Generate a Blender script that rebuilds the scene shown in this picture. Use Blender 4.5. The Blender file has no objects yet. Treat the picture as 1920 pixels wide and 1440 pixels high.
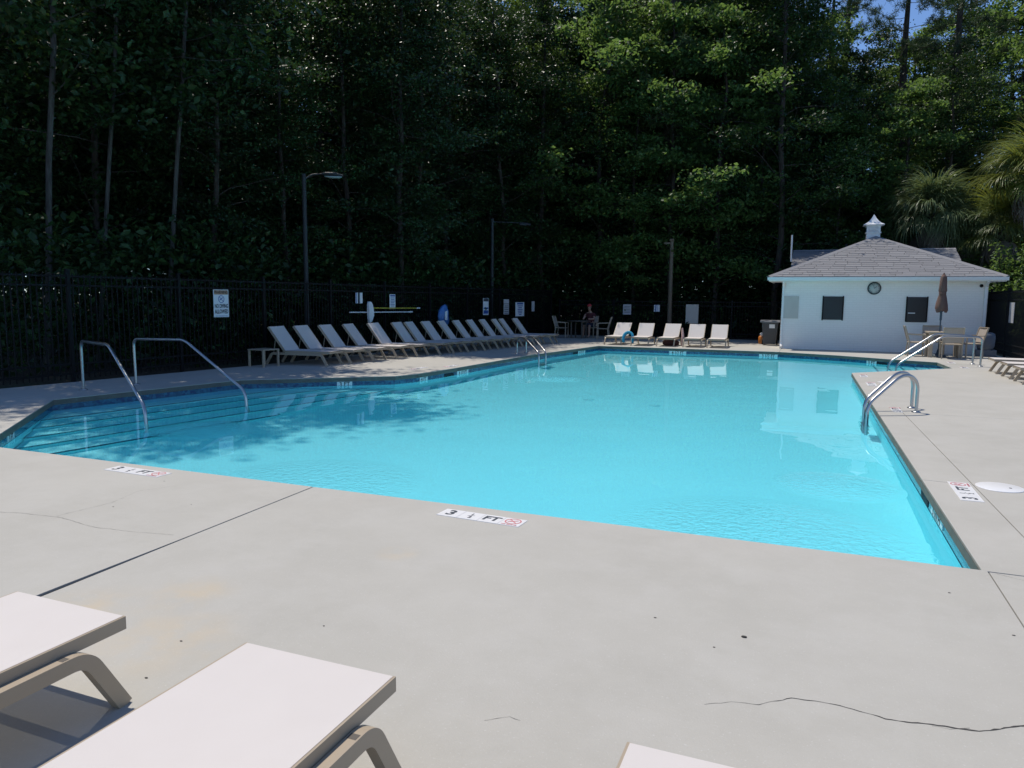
import bpy, bmesh, math, random
import numpy as np
from mathutils import Vector, Matrix
from math import radians as RD, sin, cos, pi

random.seed(7)
SC = bpy.context.scene
COL = SC.collection

# ------------------------------------------------------------------ camera, sky, sun, exposure
cam = bpy.data.objects.new('camera', bpy.data.cameras.new('camera'))
COL.objects.link(cam)
SC.camera = cam
cam.data.sensor_fit = 'HORIZONTAL'
cam.data.sensor_width = 36.0
cam.data.lens = 36.0 * 1387.0 / 1920.0
cam.data.clip_start = 0.05
cam.data.clip_end = 3000
cam.matrix_world = (Matrix.Translation((0, 0, 1.6)) @ Matrix.Rotation(RD(22.0), 4, 'Z')
                    @ Matrix.Rotation(RD(90 - 6.6), 4, 'X') @ Matrix.Rotation(RD(0.55), 4, 'Z'))

SUN_DIR = Vector((-0.37, 0.23, 1.0)).normalized()          # towards the sun
SUN_EL = math.asin(SUN_DIR.z)
world = bpy.data.worlds.new('World')
SC.world = world
world.use_nodes = True
_nt = world.node_tree
_sky = _nt.nodes.new('ShaderNodeTexSky')
_sky.sky_type = 'NISHITA'
_sky.sun_disc = False
_sky.sun_elevation = SUN_EL
_sky.sun_rotation = math.atan2(SUN_DIR.x, SUN_DIR.y)
_sky.air_density = 0.8
_sky.dust_density = 0.0
_sky.ozone_density = 6.0
_sky.altitude = 1500.0
_nt.links.new(_sky.outputs[0], _nt.nodes['Background'].inputs[0])
_nt.nodes['Background'].inputs[1].default_value = 0.15
sl = bpy.data.lights.new('sun', 'SUN')
sl.energy = 3.5
sl.angle = RD(0.53)
sl.color = (1.0, 0.935, 0.84)
sl.cycles.is_caustics_light = True
sun = bpy.data.objects.new('sun', sl)
sun.rotation_euler = (-SUN_DIR).to_track_quat('-Z', 'Y').to_euler()
COL.objects.link(sun)
SC.view_settings.view_transform = 'Standard'
SC.view_settings.look = 'None'
SC.view_settings.exposure = 0.14
SC.view_settings.gamma = 1.0
SC.view_settings.use_curve_mapping = False
SC.render.engine = 'CYCLES'
SC.cycles.max_bounces = 14
SC.cycles.transparent_max_bounces = 24
SC.cycles.diffuse_bounces = 5
SC.cycles.glossy_bounces = 6
SC.cycles.transmission_bounces = 8
SC.cycles.blur_glossy = 0.5
SC.cycles.caustics_reflective = True
SC.cycles.sample_clamp_indirect = 4.0
SC.cycles.use_denoising = True

# ------------------------------------------------------------------ materials
def newmat(name):
    m = bpy.data.materials.new(name)
    m.use_nodes = True
    return m, m.node_tree, m.node_tree.nodes['Principled BSDF']

def N(nt, t, **kw):
    n = nt.nodes.new(t)
    for k, v in kw.items():
        if k.startswith('i_'):
            n.inputs[k[2:].replace('_', ' ')].default_value = v
        else:
            setattr(n, k, v)
    return n

def plain(name, c, rough=0.5, metal=0.0, var=0.0, scale=8.0, spec=0.5, bump=0.0, bscale=60.0):
    m, nt, b = newmat(name)
    b.inputs['Roughness'].default_value = rough
    b.inputs['Metallic'].default_value = metal
    b.inputs['Specular IOR Level'].default_value = spec
    tc = N(nt, 'ShaderNodeTexCoord')
    if var > 0:
        nz = N(nt, 'ShaderNodeTexNoise', i_Scale=scale, i_Detail=5.0)
        nt.links.new(tc.outputs['Object'], nz.inputs['Vector'])
        mx = N(nt, 'ShaderNodeMix', data_type='RGBA')
        mx.inputs[6].default_value = (*[max(0, x * (1 - var)) for x in c], 1)
        mx.inputs[7].default_value = (*[min(1, x * (1 + var)) for x in c], 1)
        nt.links.new(nz.outputs[0], mx.inputs[0])
        nt.links.new(mx.outputs[2], b.inputs['Base Color'])
    else:
        b.inputs['Base Color'].default_value = (*c, 1)
    if bump > 0:
        nz2 = N(nt, 'ShaderNodeTexNoise', i_Scale=bscale, i_Detail=4.0)
        nt.links.new(tc.outputs['Object'], nz2.inputs['Vector'])
        bp = N(nt, 'ShaderNodeBump', i_Strength=bump, i_Distance=0.01)
        nt.links.new(nz2.outputs[0], bp.inputs['Height'])
        nt.links.new(bp.outputs[0], b.inputs['Normal'])
    return m

def mixc(nt, fac, a, b):
    mx = N(nt, 'ShaderNodeMix', data_type='RGBA')
    for i, v in ((6, a), (7, b)):
        if isinstance(v, tuple):
            mx.inputs[i].default_value = (*v, 1)
        else:
            nt.links.new(v, mx.inputs[i])
    if isinstance(fac, float):
        mx.inputs[0].default_value = fac
    else:
        nt.links.new(fac, mx.inputs[0])
    return mx.outputs[2]

def ramp(nt, src, lo, hi):
    r = N(nt, 'ShaderNodeMapRange')
    r.inputs[1].default_value = lo
    r.inputs[2].default_value = hi
    nt.links.new(src, r.inputs[0])
    return r.outputs[0]

def concrete_mat():
    m, nt, b = newmat('concrete')
    tc = N(nt, 'ShaderNodeTexCoord')
    def nz(scale, det=6.0, rough=0.6):
        n = N(nt, 'ShaderNodeTexNoise', i_Scale=scale, i_Detail=det, i_Roughness=rough)
        nt.links.new(tc.outputs['Object'], n.inputs['Vector'])
        return n.outputs[0]
    c = mixc(nt, ramp(nt, nz(0.75, 8.0, 0.68), 0.36, 0.66), (0.422, 0.404, 0.358), (0.468, 0.448, 0.400))
    c = mixc(nt, ramp(nt, nz(2.1, 9.0, 0.72), 0.46, 0.85), c, (0.485, 0.467, 0.424))
    sm = N(nt, 'ShaderNodeMath', operation='MULTIPLY')
    nt.links.new(ramp(nt, nz(11.0, 8.0, 0.7), 0.60, 0.78), sm.inputs[0])
    sm.inputs[1].default_value = 0.20
    c = mixc(nt, sm.outputs[0], c, (0.36, 0.345, 0.32))
    # aggregate speckle
    sp = N(nt, 'ShaderNodeMath', operation='MULTIPLY')
    nt.links.new(ramp(nt, nz(140.0, 2.0, 0.5), 0.60, 0.72), sp.inputs[0])
    sp.inputs[1].default_value = 0.22
    c = mixc(nt, sp.outputs[0], c, (0.34, 0.33, 0.31))
    sp2 = N(nt, 'ShaderNodeMath', operation='MULTIPLY')
    nt.links.new(ramp(nt, nz(85.0, 2.0, 0.5), 0.64, 0.72), sp2.inputs[0])
    sp2.inputs[1].default_value = 0.25
    c = mixc(nt, sp2.outputs[0], c, (0.66, 0.65, 0.63))
    # rust coloured stains that lie near the left lounger and along the joint
    sx = N(nt, 'ShaderNodeSeparateXYZ')
    nt.links.new(tc.outputs['Object'], sx.inputs[0])
    tot = None
    for (x, y, r) in ((-3.35, 2.55, 0.36), (-2.75, 2.45, 0.42), (-2.15, 2.02, 0.20), (-3.05, 2.9, 0.30), (-2.35, 3.9, 0.16)):
        vm = N(nt, 'ShaderNodeVectorMath', operation='DISTANCE')
        nt.links.new(tc.outputs['Object'], vm.inputs[0])
        vm.inputs[1].default_value = (x, y, 0)
        f = ramp(nt, vm.outputs['Value'], r, r * 0.15)
        if tot is None:
            tot = f
        else:
            mm = N(nt, 'ShaderNodeMath', operation='MAXIMUM')
            nt.links.new(tot, mm.inputs[0]); nt.links.new(f, mm.inputs[1])
            tot = mm.outputs[0]
    st = N(nt, 'ShaderNodeMath', operation='MULTIPLY')
    nt.links.new(tot, st.inputs[0])
    nt.links.new(ramp(nt, nz(4.5, 5.0), 0.38, 0.68), st.inputs[1])
    st2 = N(nt, 'ShaderNodeMath', operation='MULTIPLY')
    nt.links.new(st.outputs[0], st2.inputs[0]); st2.inputs[1].default_value = 0.55
    c = mixc(nt, st2.outputs[0], c, (0.56, 0.44, 0.28))
    nt.links.new(c, b.inputs['Base Color'])
    b.inputs['Roughness'].default_value = 0.82
    b.inputs['Specular IOR Level'].default_value = 0.3
    bp = N(nt, 'ShaderNodeBump', i_Strength=0.35, i_Distance=0.004)
    nt.links.new(nz(95.0, 4.0, 0.7), bp.inputs['Height'])
    nt.links.new(bp.outputs[0], b.inputs['Normal'])
    return m

def leaf_mat(name, dark, light, trans=0.35, rough=0.45, spec=0.32):
    m, nt, b = newmat(name)
    at = N(nt, 'ShaderNodeAttribute', attribute_name='rnd')
    c = mixc(nt, at.outputs['Fac'], dark, light)
    nt.links.new(c, b.inputs['Base Color'])
    b.inputs['Roughness'].default_value = rough
    b.inputs['Specular IOR Level'].default_value = spec
    tr = N(nt, 'ShaderNodeBsdfTranslucent')
    c2 = mixc(nt, 0.5, c, (light[0] * 1.6, light[1] * 1.5, light[2] * 0.7))
    nt.links.new(c2, tr.inputs[0])
    mx = N(nt, 'ShaderNodeMixShader')
    mx.inputs[0].default_value = trans
    nt.links.new(b.outputs[0], mx.inputs[1]); nt.links.new(tr.outputs[0], mx.inputs[2])
    nt.links.new(mx.outputs[0], nt.nodes['Material Output'].inputs[0])
    return m

def bark_mat(name, a, c, sc=7.0):
    m, nt, b = newmat(name)
    tc = N(nt, 'ShaderNodeTexCoord')
    mp = N(nt, 'ShaderNodeMapping'); mp.inputs['Scale'].default_value = (1, 1, 0.18)
    nt.links.new(tc.outputs['Object'], mp.inputs[0])
    nz = N(nt, 'ShaderNodeTexNoise', i_Scale=sc * 2, i_Detail=7.0, i_Roughness=0.65)
    nt.links.new(mp.outputs[0], nz.inputs['Vector'])
    nt.links.new(mixc(nt, ramp(nt, nz.outputs[0], 0.35, 0.65), a, c), b.inputs['Base Color'])
    b.inputs['Roughness'].default_value = 0.9
    bp = N(nt, 'ShaderNodeBump', i_Strength=0.8, i_Distance=0.03)
    nt.links.new(nz.outputs[0], bp.inputs['Height']); nt.links.new(bp.outputs[0], b.inputs['Normal'])
    return m

def water_mat():
    m = bpy.data.materials.new('pool_water'); m.use_nodes = True
    nt = m.node_tree
    nt.nodes.remove(nt.nodes['Principled BSDF'])
    g = N(nt, 'ShaderNodeBsdfGlass', i_IOR=1.33, i_Roughness=0.0)
    g.inputs[0].default_value = (0.84, 0.98, 0.995, 1)
    nt.links.new(g.outputs[0], nt.nodes['Material Output'].inputs[0])
    tc = N(nt, 'ShaderNodeTexCoord')
    n1 = N(nt, 'ShaderNodeTexNoise', i_Scale=0.9, i_Detail=2.0)
    n2 = N(nt, 'ShaderNodeTexNoise', i_Scale=17.0, i_Detail=4.0, i_Distortion=0.6)
    for n in (n1, n2):
        nt.links.new(tc.outputs['Object'], n.inputs['Vector'])
    # ripples live in a few patches (return jets), elsewhere the water is nearly still
    tot = None
    for (x, y, r) in ((-4.3, 5.6, 1.1), (-0.3, 5.6, 1.25), (0.3, 7.6, 0.6), (-7.4, 7.4, 0.7), (-5.2, 15.5, 0.7)):
        vm = N(nt, 'ShaderNodeVectorMath', operation='DISTANCE')
        nt.links.new(tc.outputs['Object'], vm.inputs[0]); vm.inputs[1].default_value = (x, y, -0.13)
        f = ramp(nt, vm.outputs['Value'], r, r * 0.2)
        if tot is None: tot = f
        else:
            mm = N(nt, 'ShaderNodeMath', operation='MAXIMUM')
            nt.links.new(tot, mm.inputs[0]); nt.links.new(f, mm.inputs[1]); tot = mm.outputs[0]
    a = N(nt, 'ShaderNodeMath', operation='MULTIPLY'); nt.links.new(n2.outputs[0], a.inputs[0]); nt.links.new(tot, a.inputs[1])
    a2 = N(nt, 'ShaderNodeMath', operation='MULTIPLY'); nt.links.new(a.outputs[0], a2.inputs[0]); a2.inputs[1].default_value = 6.5
    s = N(nt, 'ShaderNodeMath', operation='ADD'); nt.links.new(n1.outputs[0], s.inputs[0]); nt.links.new(a2.outputs[0], s.inputs[1])
    bp = N(nt, 'ShaderNodeBump', i_Strength=1.0, i_Distance=0.006)
    nt.links.new(s.outputs[0], bp.inputs['Height']); nt.links.new(bp.outputs[0], g.inputs['Normal'])
    return m

def plaster_mat():
    m, nt, b = newmat('pool_plaster')
    tc = N(nt, 'ShaderNodeTexCoord')
    nz = N(nt, 'ShaderNodeTexNoise', i_Scale=0.8, i_Detail=6.0)
    nt.links.new(tc.outputs['Object'], nz.inputs['Vector'])
    nt.links.new(mixc(nt, nz.outputs[0], (0.33, 0.87, 0.95), (0.38, 0.90, 0.96)), b.inputs['Base Color'])
    b.inputs['Roughness'].default_value = 0.7
    return m

def mosaic_mat():
    m, nt, b = newmat('mosaic_tile')
    tc = N(nt, 'ShaderNodeTexCoord')
    vo = N(nt, 'ShaderNodeTexVoronoi', i_Scale=20.0)
    nt.links.new(tc.outputs['Object'], vo.inputs['Vector'])
    sp = N(nt, 'ShaderNodeSeparateColor'); nt.links.new(vo.outputs['Color'], sp.inputs[0])
    c = mixc(nt, sp.outputs[0], (0.008, 0.060, 0.13), (0.030, 0.16, 0.26))
    c = mixc(nt, ramp(nt, sp.outputs[1], 0.7, 0.75), c, (0.012, 0.05, 0.14))
    nt.links.new(c, b.inputs['Base Color'])
    b.inputs['Roughness'].default_value = 0.15
    return m

def sling_mat():
    m, nt, b = newmat('white_sling')
    tc = N(nt, 'ShaderNodeTexCoord')
    w = N(nt, 'ShaderNodeTexWave', i_Scale=130.0, bands_direction='X')
    w2 = N(nt, 'ShaderNodeTexWave', i_Scale=130.0, bands_direction='Y')
    nz = N(nt, 'ShaderNodeTexNoise', i_Scale=5.0, i_Detail=5.0)
    for n in (w, w2, nz): nt.links.new(tc.outputs['Object'], n.inputs['Vector'])
    c = mixc(nt, nz.outputs[0], (0.625, 0.575, 0.535), (0.665, 0.615, 0.575))
    nt.links.new(c, b.inputs['Base Color'])
    b.inputs['Roughness'].default_value = 0.75
    mu = N(nt, 'ShaderNodeMath', operation='ADD'); nt.links.new(w.outputs[1], mu.inputs[0]); nt.links.new(w2.outputs[1], mu.inputs[1])
    bp = N(nt, 'ShaderNodeBump', i_Strength=0.25, i_Distance=0.001)
    nt.links.new(mu.outputs[0], bp.inputs['Height']); nt.links.new(bp.outputs[0], b.inputs['Normal'])
    tr = N(nt, 'ShaderNodeBsdfTransparent')       # open weave: see-through face on, closed at a slant
    lw = N(nt, 'ShaderNodeLayerWeight'); lw.inputs[0].default_value = 0.5
    fr = N(nt, 'ShaderNodeMapRange'); fr.inputs[1].default_value = 0.0; fr.inputs[2].default_value = 0.40; fr.inputs[3].default_value = 0.12; fr.inputs[4].default_value = 0.0
    nt.links.new(lw.outputs['Facing'], fr.inputs[0])
    mx = N(nt, 'ShaderNodeMixShader'); nt.links.new(fr.outputs[0], mx.inputs[0])
    nt.links.new(b.outputs[0], mx.inputs[1]); nt.links.new(tr.outputs[0], mx.inputs[2])
    nt.links.new(mx.outputs[0], nt.nodes['Material Output'].inputs[0])
    return m

def brick_mat():
    m, nt, b = newmat('white_painted_brick')
    tc = N(nt, 'ShaderNodeTexCoord')
    mp = N(nt, 'ShaderNodeMapping'); mp.inputs['Rotation'].default_value = (RD(90), 0, 0)
    nt.links.new(tc.outputs['Object'], mp.inputs[0])
    br = N(nt, 'ShaderNodeTexBrick', i_Scale=1.0)
    br.inputs['Brick Width'].default_value = 0.215; br.inputs['Row Height'].default_value = 0.075
    br.inputs['Mortar Size'].default_value = 0.008
    br.inputs[1].default_value = (0.90, 0.86, 0.81, 1); br.inputs[2].default_value = (0.88, 0.84, 0.79, 1)
    br.inputs[3].default_value = (0.84, 0.80, 0.75, 1)
    nt.links.new(mp.outputs[0], br.inputs['Vector'])
    nz = N(nt, 'ShaderNodeTexNoise', i_Scale=1.2, i_Detail=6.0); nt.links.new(tc.outputs['Object'], nz.inputs['Vector'])
    mu = N(nt, 'ShaderNodeMath', operation='MULTIPLY'); nt.links.new(ramp(nt, nz.outputs[0], 0.45, 0.8), mu.inputs[0]); mu.inputs[1].default_value = 0.2
    nt.links.new(mixc(nt, mu.outputs[0], br.outputs[0], (0.74, 0.71, 0.66)), b.inputs['Base Color'])
    b.inputs['Roughness'].default_value = 0.55
    bp = N(nt, 'ShaderNodeBump', i_Strength=0.3, i_Distance=0.004); bp.invert = True
    nt.links.new(br.outputs['Fac'], bp.inputs['Height']); nt.links.new(bp.outputs[0], b.inputs['Normal'])
    return m

def shingle_mat():
    m, nt, b = newmat('grey_shingle')
    oi = N(nt, 'ShaderNodeObjectInfo')
    tc = N(nt, 'ShaderNodeTexCoord')
    nz = N(nt, 'ShaderNodeTexNoise', i_Scale=40.0, i_Detail=4.0); nt.links.new(tc.outputs['Object'], nz.inputs['Vector'])
    c = mixc(nt, oi.outputs['Random'], (0.19, 0.188, 0.195), (0.245, 0.242, 0.25))
    mu = N(nt, 'ShaderNodeMath', operation='MULTIPLY'); nt.links.new(ramp(nt, nz.outputs[0], 0.4, 0.7), mu.inputs[0]); mu.inputs[1].default_value = 0.4
    nt.links.new(mixc(nt, mu.outputs[0], c, (0.27, 0.27, 0.28)), b.inputs['Base Color'])
    b.inputs['Roughness'].default_value = 0.9
    return m

def ground_mat():
    m, nt, b = newmat('leaf_litter')
    tc = N(nt, 'ShaderNodeTexCoord')
    n1 = N(nt, 'ShaderNodeTexNoise', i_Scale=0.5, i_Detail=6.0); n2 = N(nt, 'ShaderNodeTexNoise', i_Scale=14.0, i_Detail=6.0)
    for n in (n1, n2): nt.links.new(tc.outputs['Object'], n.inputs['Vector'])
    c = mixc(nt, ramp(nt, n2.outputs[0], 0.35, 0.65), (0.030, 0.022, 0.014), (0.085, 0.060, 0.038))
    c = mixc(nt, ramp(nt, n1.outputs[0], 0.5, 0.7), c, (0.03, 0.045, 0.018))
    nt.links.new(c, b.inputs['Base Color']); b.inputs['Roughness'].default_value = 0.95
    bp = N(nt, 'ShaderNodeBump', i_Strength=0.8, i_Distance=0.05)
    nt.links.new(n2.outputs[0], bp.inputs['Height']); nt.links.new(bp.outputs[0], b.inputs['Normal'])
    return m

M = dict(
    concrete=concrete_mat(), plaster=plaster_mat(), mosaic=mosaic_mat(), water=water_mat(),
    sling=sling_mat(), brick=brick_mat(), shingle=shingle_mat(), ground=ground_mat(),
    joint=plain('joint_filler', (0.035, 0.032, 0.03), 0.95, var=0.4, scale=20),
    crack=plain('crack_shadow', (0.05, 0.047, 0.043), 0.95, var=0.4, scale=30),
    steel=plain('stainless_steel', (0.46, 0.47, 0.48), 0.30, 1.0, var=0.08, scale=14),
    taupe=plain('taupe_metal', (0.40, 0.325, 0.235), 0.42, var=0.05, scale=6),
    taupe_d=plain('taupe_plastic', (0.10, 0.085, 0.07), 0.5),
    black=plain('black_metal', (0.005, 0.005, 0.006), 0.6, var=0.2, spec=0.2),
    blackp=plain('black_panel', (0.010, 0.010, 0.012), 0.35, var=0.2),
    white=plain('white_paint', (0.80, 0.80, 0.79), 0.45, var=0.04),
    signw=plain('sign_white', (0.72, 0.74, 0.76), 0.4, var=0.05),
    signg=plain('sign_grey', (0.50, 0.49, 0.50), 0.5, var=0.06),
    beige=plain('beige_board', (0.56, 0.53, 0.48), 0.7, var=0.12, scale=4),
    ink=plain('black_print', (0.02, 0.022, 0.026), 0.6),
    inkgrey=plain('worn_print', (0.045, 0.055, 0.07), 0.6, var=0.3, scale=60),
    blue=plain('blue_print', (0.03, 0.09, 0.32), 0.5),
    red=plain('red_print', (0.62, 0.20, 0.21), 0.5, var=0.2, scale=60),
    orange=plain('orange_paint', (0.62, 0.20, 0.03), 0.45),
    orangeh=plain('faded_orange_print', (0.45, 0.26, 0.16), 0.5, var=0.2, scale=30),
    tile=plain('white_tile', (0.80, 0.79, 0.78), 0.35, var=0.04, scale=20),
    dkhole=plain('skimmer_throat', (0.008, 0.012, 0.02), 0.8),
    plasterd=plain('drain_grate', (0.34, 0.80, 0.88), 0.6),
    coping=plain('dark_coping_edge', (0.15, 0.135, 0.11), 0.9, var=0.35, scale=7, bump=0.4),
    tan=plain('tan_sling', (0.40, 0.34, 0.285), 0.8, var=0.06, scale=30),
    nosing=plain('step_nosing_tile', (0.018, 0.13, 0.22), 0.3, var=0.3, scale=30),
    wood=plain('brown_pole', (0.155, 0.12, 0.085), 0.8, var=0.25, scale=9),
    greyp=plain('grey_pole', (0.018, 0.021, 0.024), 0.6, var=0.1),
    lampw=plain('pale_lamp_glass', (0.24, 0.30, 0.30), 0.3),
    binp=plain('dark_grey_plastic', (0.045, 0.047, 0.052), 0.45, var=0.1),
    binlid=plain('grey_plastic_lid', (0.20, 0.21, 0.23), 0.4, var=0.1),
    umb=plain('brown_canvas', (0.17, 0.10, 0.08), 0.9, var=0.15, scale=8, bump=0.2),
    umbp=plain('slate_blue_pole', (0.055, 0.085, 0.115), 0.4),
    teal=plain('teal_towel', (0.03, 0.30, 0.46), 0.95, var=0.2, scale=14, bump=0.6, bscale=120),
    pinkt=plain('pink_patterned_cloth', (0.50, 0.33, 0.30), 0.95, var=0.45, scale=22, bump=0.4),
    maroon=plain('dark_red_bag', (0.05, 0.014, 0.014), 0.8, var=0.3, scale=12),
    bag=plain('blue_vinyl', (0.07, 0.20, 0.48), 0.35, var=0.5, scale=7),
    yellow=plain('yellow_pole', (0.50, 0.42, 0.05), 0.4),
    clockf=plain('clock_face', (0.48, 0.52, 0.50), 0.5, var=0.08),
    clockr=plain('clock_rim', (0.02, 0.04, 0.045), 0.4),
    barrel=plain('slate_barrel', (0.10, 0.12, 0.155), 0.6, var=0.15),
    skin=plain('skin', (0.42, 0.25, 0.18), 0.55, var=0.06),
    shirt=plain('dark_red_shirt', (0.09, 0.02, 0.025), 0.9),
    shorts=plain('navy_cloth', (0.02, 0.03, 0.06), 0.9),
    cap=plain('red_cap', (0.40, 0.035, 0.04), 0.8),
    hair=plain('dark_hair', (0.02, 0.014, 0.01), 0.6),
    leafA=leaf_mat('shaded_broadleaf', (0.016, 0.038, 0.013), (0.045, 0.088, 0.026), 0.25, 0.38),  # backlit canopy shade put into the leaf colour, left wood and undergrowth
    leafD=leaf_mat('deep_shaded_broadleaf', (0.014, 0.034, 0.014), (0.05, 0.085, 0.034), 0.25, 0.32),  # second leaf tone with the same canopy shade in its colour
    leafB=leaf_mat('sunlit_broadleaf', (0.044, 0.092, 0.030), (0.15, 0.24, 0.075), 0.5),  # lit copy: brightness of the sunlit canopy put into the leaf colour
    leafC=leaf_mat('fresh_broadleaf', (0.052, 0.112, 0.036), (0.17, 0.275, 0.09), 0.5),  # fresh green, with canopy sunlight added to the colour
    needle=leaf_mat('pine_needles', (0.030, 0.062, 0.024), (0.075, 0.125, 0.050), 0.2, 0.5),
    palm=leaf_mat('palm_green', (0.085, 0.130, 0.056), (0.22, 0.28, 0.135), 0.25, 0.4),
    palmy=leaf_mat('palm_yellowgreen', (0.10, 0.15, 0.035), (0.27, 0.30, 0.07), 0.35, 0.4),
    palmd=leaf_mat('palm_dead', (0.12, 0.10, 0.08), (0.28, 0.25, 0.21), 0.15, 0.8, 0.2),
    barkp=bark_mat('pale_bark', (0.035, 0.032, 0.028), (0.10, 0.095, 0.082)),
    barkd=bark_mat('dark_bark', (0.025, 0.020, 0.016), (0.075, 0.058, 0.045)),
)

# ------------------------------------------------------------------ helpers
class MB:
    def __init__(s): s.v = []; s.f = []; s.sm = []
    def add(s, vs, fs, smooth=False):
        o = len(s.v); s.v += [tuple(p) for p in vs]; s.f += [tuple(i + o for i in f) for f in fs]; s.sm += [smooth] * len(fs); return s
    def box(s, c, d, rot=None):
        hx, hy, hz = d[0] / 2, d[1] / 2, d[2] / 2
        vs = [Vector((x, y, z)) for x in (-hx, hx) for y in (-hy, hy) for z in (-hz, hz)]
        if rot is not None: vs = [rot @ v for v in vs]
        return s.add([v + Vector(c) for v in vs], [(0, 1, 3, 2), (4, 6, 7, 5), (0, 4, 5, 1), (2, 3, 7, 6), (0, 2, 6, 4), (1, 5, 7, 3)])
    def bx(s, x0, x1, y0, y1, z0, z1):
        return s.box(((x0 + x1) / 2, (y0 + y1) / 2, (z0 + z1) / 2), (x1 - x0, y1 - y0, z1 - z0))
    def rbox(s, x0, x1, y0, y1, z0, z1, r):
        """box with chamfered edges"""
        vs = []; 
        for (z, k) in ((z0, r), (z0 + r, 0), (z1 - r, 0), (z1, r)):
            a, b, c, d = x0 + k, x1 - k, y0 + k, y1 - k
            vs += [(a + r, c, z), (b - r, c, z), (b, c + r, z), (b, d - r, z), (b - r, d, z), (a + r, d, z), (a, d - r, z), (a, c + r, z)]
        fs = [tuple(range(7, -1, -1)), tuple(range(24, 32))]
        for l in range(3):
            for i in range(8):
                j = (i + 1) % 8; fs.append((l * 8 + i, l * 8 + j, l * 8 + 8 + j, l * 8 + 8 + i))
        return s.add(vs, fs)
    def sweep(s, pts, prof, closed=False, smooth=True, up=None, scales=None):
        """sweep a closed 2D profile along a polyline with mitred corners"""
        pts = [Vector(p) for p in pts]; n = len(pts); k = len(prof)
        tang = []
        for i in range(n):
            a = (pts[i] - pts[i - 1]).normalized() if i > 0 else None
            b = (pts[i + 1] - pts[i]).normalized() if i < n - 1 else None
            t = (a + b).normalized() if a and b and (a + b).length > 1e-6 else (a or b)
            tang.append(t)
        if up is None: up = Vector((0, 0, 1)) if abs(tang[0].z) < 0.9 else Vector((1, 0, 0))
        u = (Vector(up) - tang[0] * Vector(up).dot(tang[0])).normalized()
        vs = []
        for i in range(n):
            u = (u - tang[i] * u.dot(tang[i])).normalized(); w = tang[i].cross(u)
            sc = scales[i] if scales else 1.0
            vs += [pts[i] + (w * a + u * b) * sc for a, b in prof]
        fs = []
        for i in range(n - 1):
            for j in range(k):
                jj = (j + 1) % k; fs.append((i * k + j, i * k + jj, (i + 1) * k + jj, (i + 1) * k + j))
        s.add(vs, fs, smooth)
        s.add(vs[:k], [tuple(range(k - 1, -1, -1))]); s.add(vs[-k:], [tuple(range(k))])
        return s
    def tube(s, pts, r, n=10, scales=None):
        return s.sweep(pts, [(r * cos(2 * pi * i / n), r * sin(2 * pi * i / n)) for i in range(n)], scales=scales)
    def bar(s, pts, w, h, up=None):
        return s.sweep(pts, [(-w / 2, -h / 2), (w / 2, -h / 2), (w / 2, h / 2), (-w / 2, h / 2)], smooth=False, up=up)
    def lathe(s, prof, n=16, c=(0, 0, 0), smooth=True):
        vs = [(c[0] + r * cos(2 * pi * i / n), c[1] + r * sin(2 * pi * i / n), c[2] + z) for r, z in prof for i in range(n)]
        fs = [(l * n + i, l * n + (i + 1) % n, (l + 1) * n + (i + 1) % n, (l + 1) * n + i) for l in range(len(prof) - 1) for i in range(n)]
        s.add(vs, fs, smooth)
        m = (len(prof) - 1) * n
        s.add(vs[:n], [tuple(range(n - 1, -1, -1))]); s.add(vs[m:], [tuple(range(n))])
        return s
    def prism(s, poly, z0, z1):
        n = len(poly)
        s.add([(x, y, z0) for x, y in poly] + [(x, y, z1) for x, y in poly],
              [tuple(range(n - 1, -1, -1)), tuple(range(n, 2 * n))] + [(i, (i + 1) % n, n + (i + 1) % n, n + i) for i in range(n)])
        return s
    def xf(s, mat):
        s.v = [tuple(mat @ Vector(p)) for p in s.v]; return s
    def mesh(s, name, mat, fix=True):
        me = bpy.data.meshes.new(name); me.from_pydata(s.v, [], s.f)
        me.polygons.foreach_set('use_smooth', s.sm)
        me.materials.append(mat)
        if fix:
            b = bmesh.new(); b.from_mesh(me); bmesh.ops.recalc_face_normals(b, faces=b.faces); b.to_mesh(me); b.free()
        me.update(); return me
    def ob(s, name, mat, parent=None, loc=(0, 0, 0), rz=0.0, fix=True):
        return mo(name, s.mesh(name, mat, fix), parent, loc, rz)

def mo(name, me, parent=None, loc=(0, 0, 0), rz=0.0):
    o = bpy.data.objects.new(name, me); COL.objects.link(o)
    o.location = loc; o.rotation_euler = (0, 0, rz)
    if parent is not None: o.parent = parent
    return o
def thing(name, label, cat, loc=(0, 0, 0), rz=0.0, group=None):
    o = bpy.data.objects.new(name, None); COL.objects.link(o)
    o.empty_display_size = 0.2; o.location = loc; o.rotation_euler = (0, 0, rz)
    return tag(o, label, cat, group)
def tag(o, label, cat, group=None):
    o['label'] = label; o['category'] = cat
    if group: o['group'] = group
    return o
def struct(o): o['kind'] = 'structure'; return o
def copy_tree(o, parent=None):
    c = o.copy(); COL.objects.link(c)
    if parent is not None: c.parent = parent
    for ch in list(o.children): copy_tree(ch, c)
    return c
def arc(pts, r, n=5):
    """round the inner corners of a polyline"""
    pts = [Vector(p) for p in pts]; out = [pts[0]]
    for i in range(1, len(pts) - 1):
        a = (pts[i - 1] - pts[i]); b = (pts[i + 1] - pts[i])
        k = min(r, a.length * 0.49, b.length * 0.49)
        p0 = pts[i] + a.normalized() * k; p1 = pts[i] + b.normalized() * k
        for j in range(n + 1):
            t = j / n; out.append(p0 * (1 - t) ** 2 + pts[i] * 2 * t * (1 - t) + p1 * t * t)
    return out + [pts[-1]]
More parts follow.
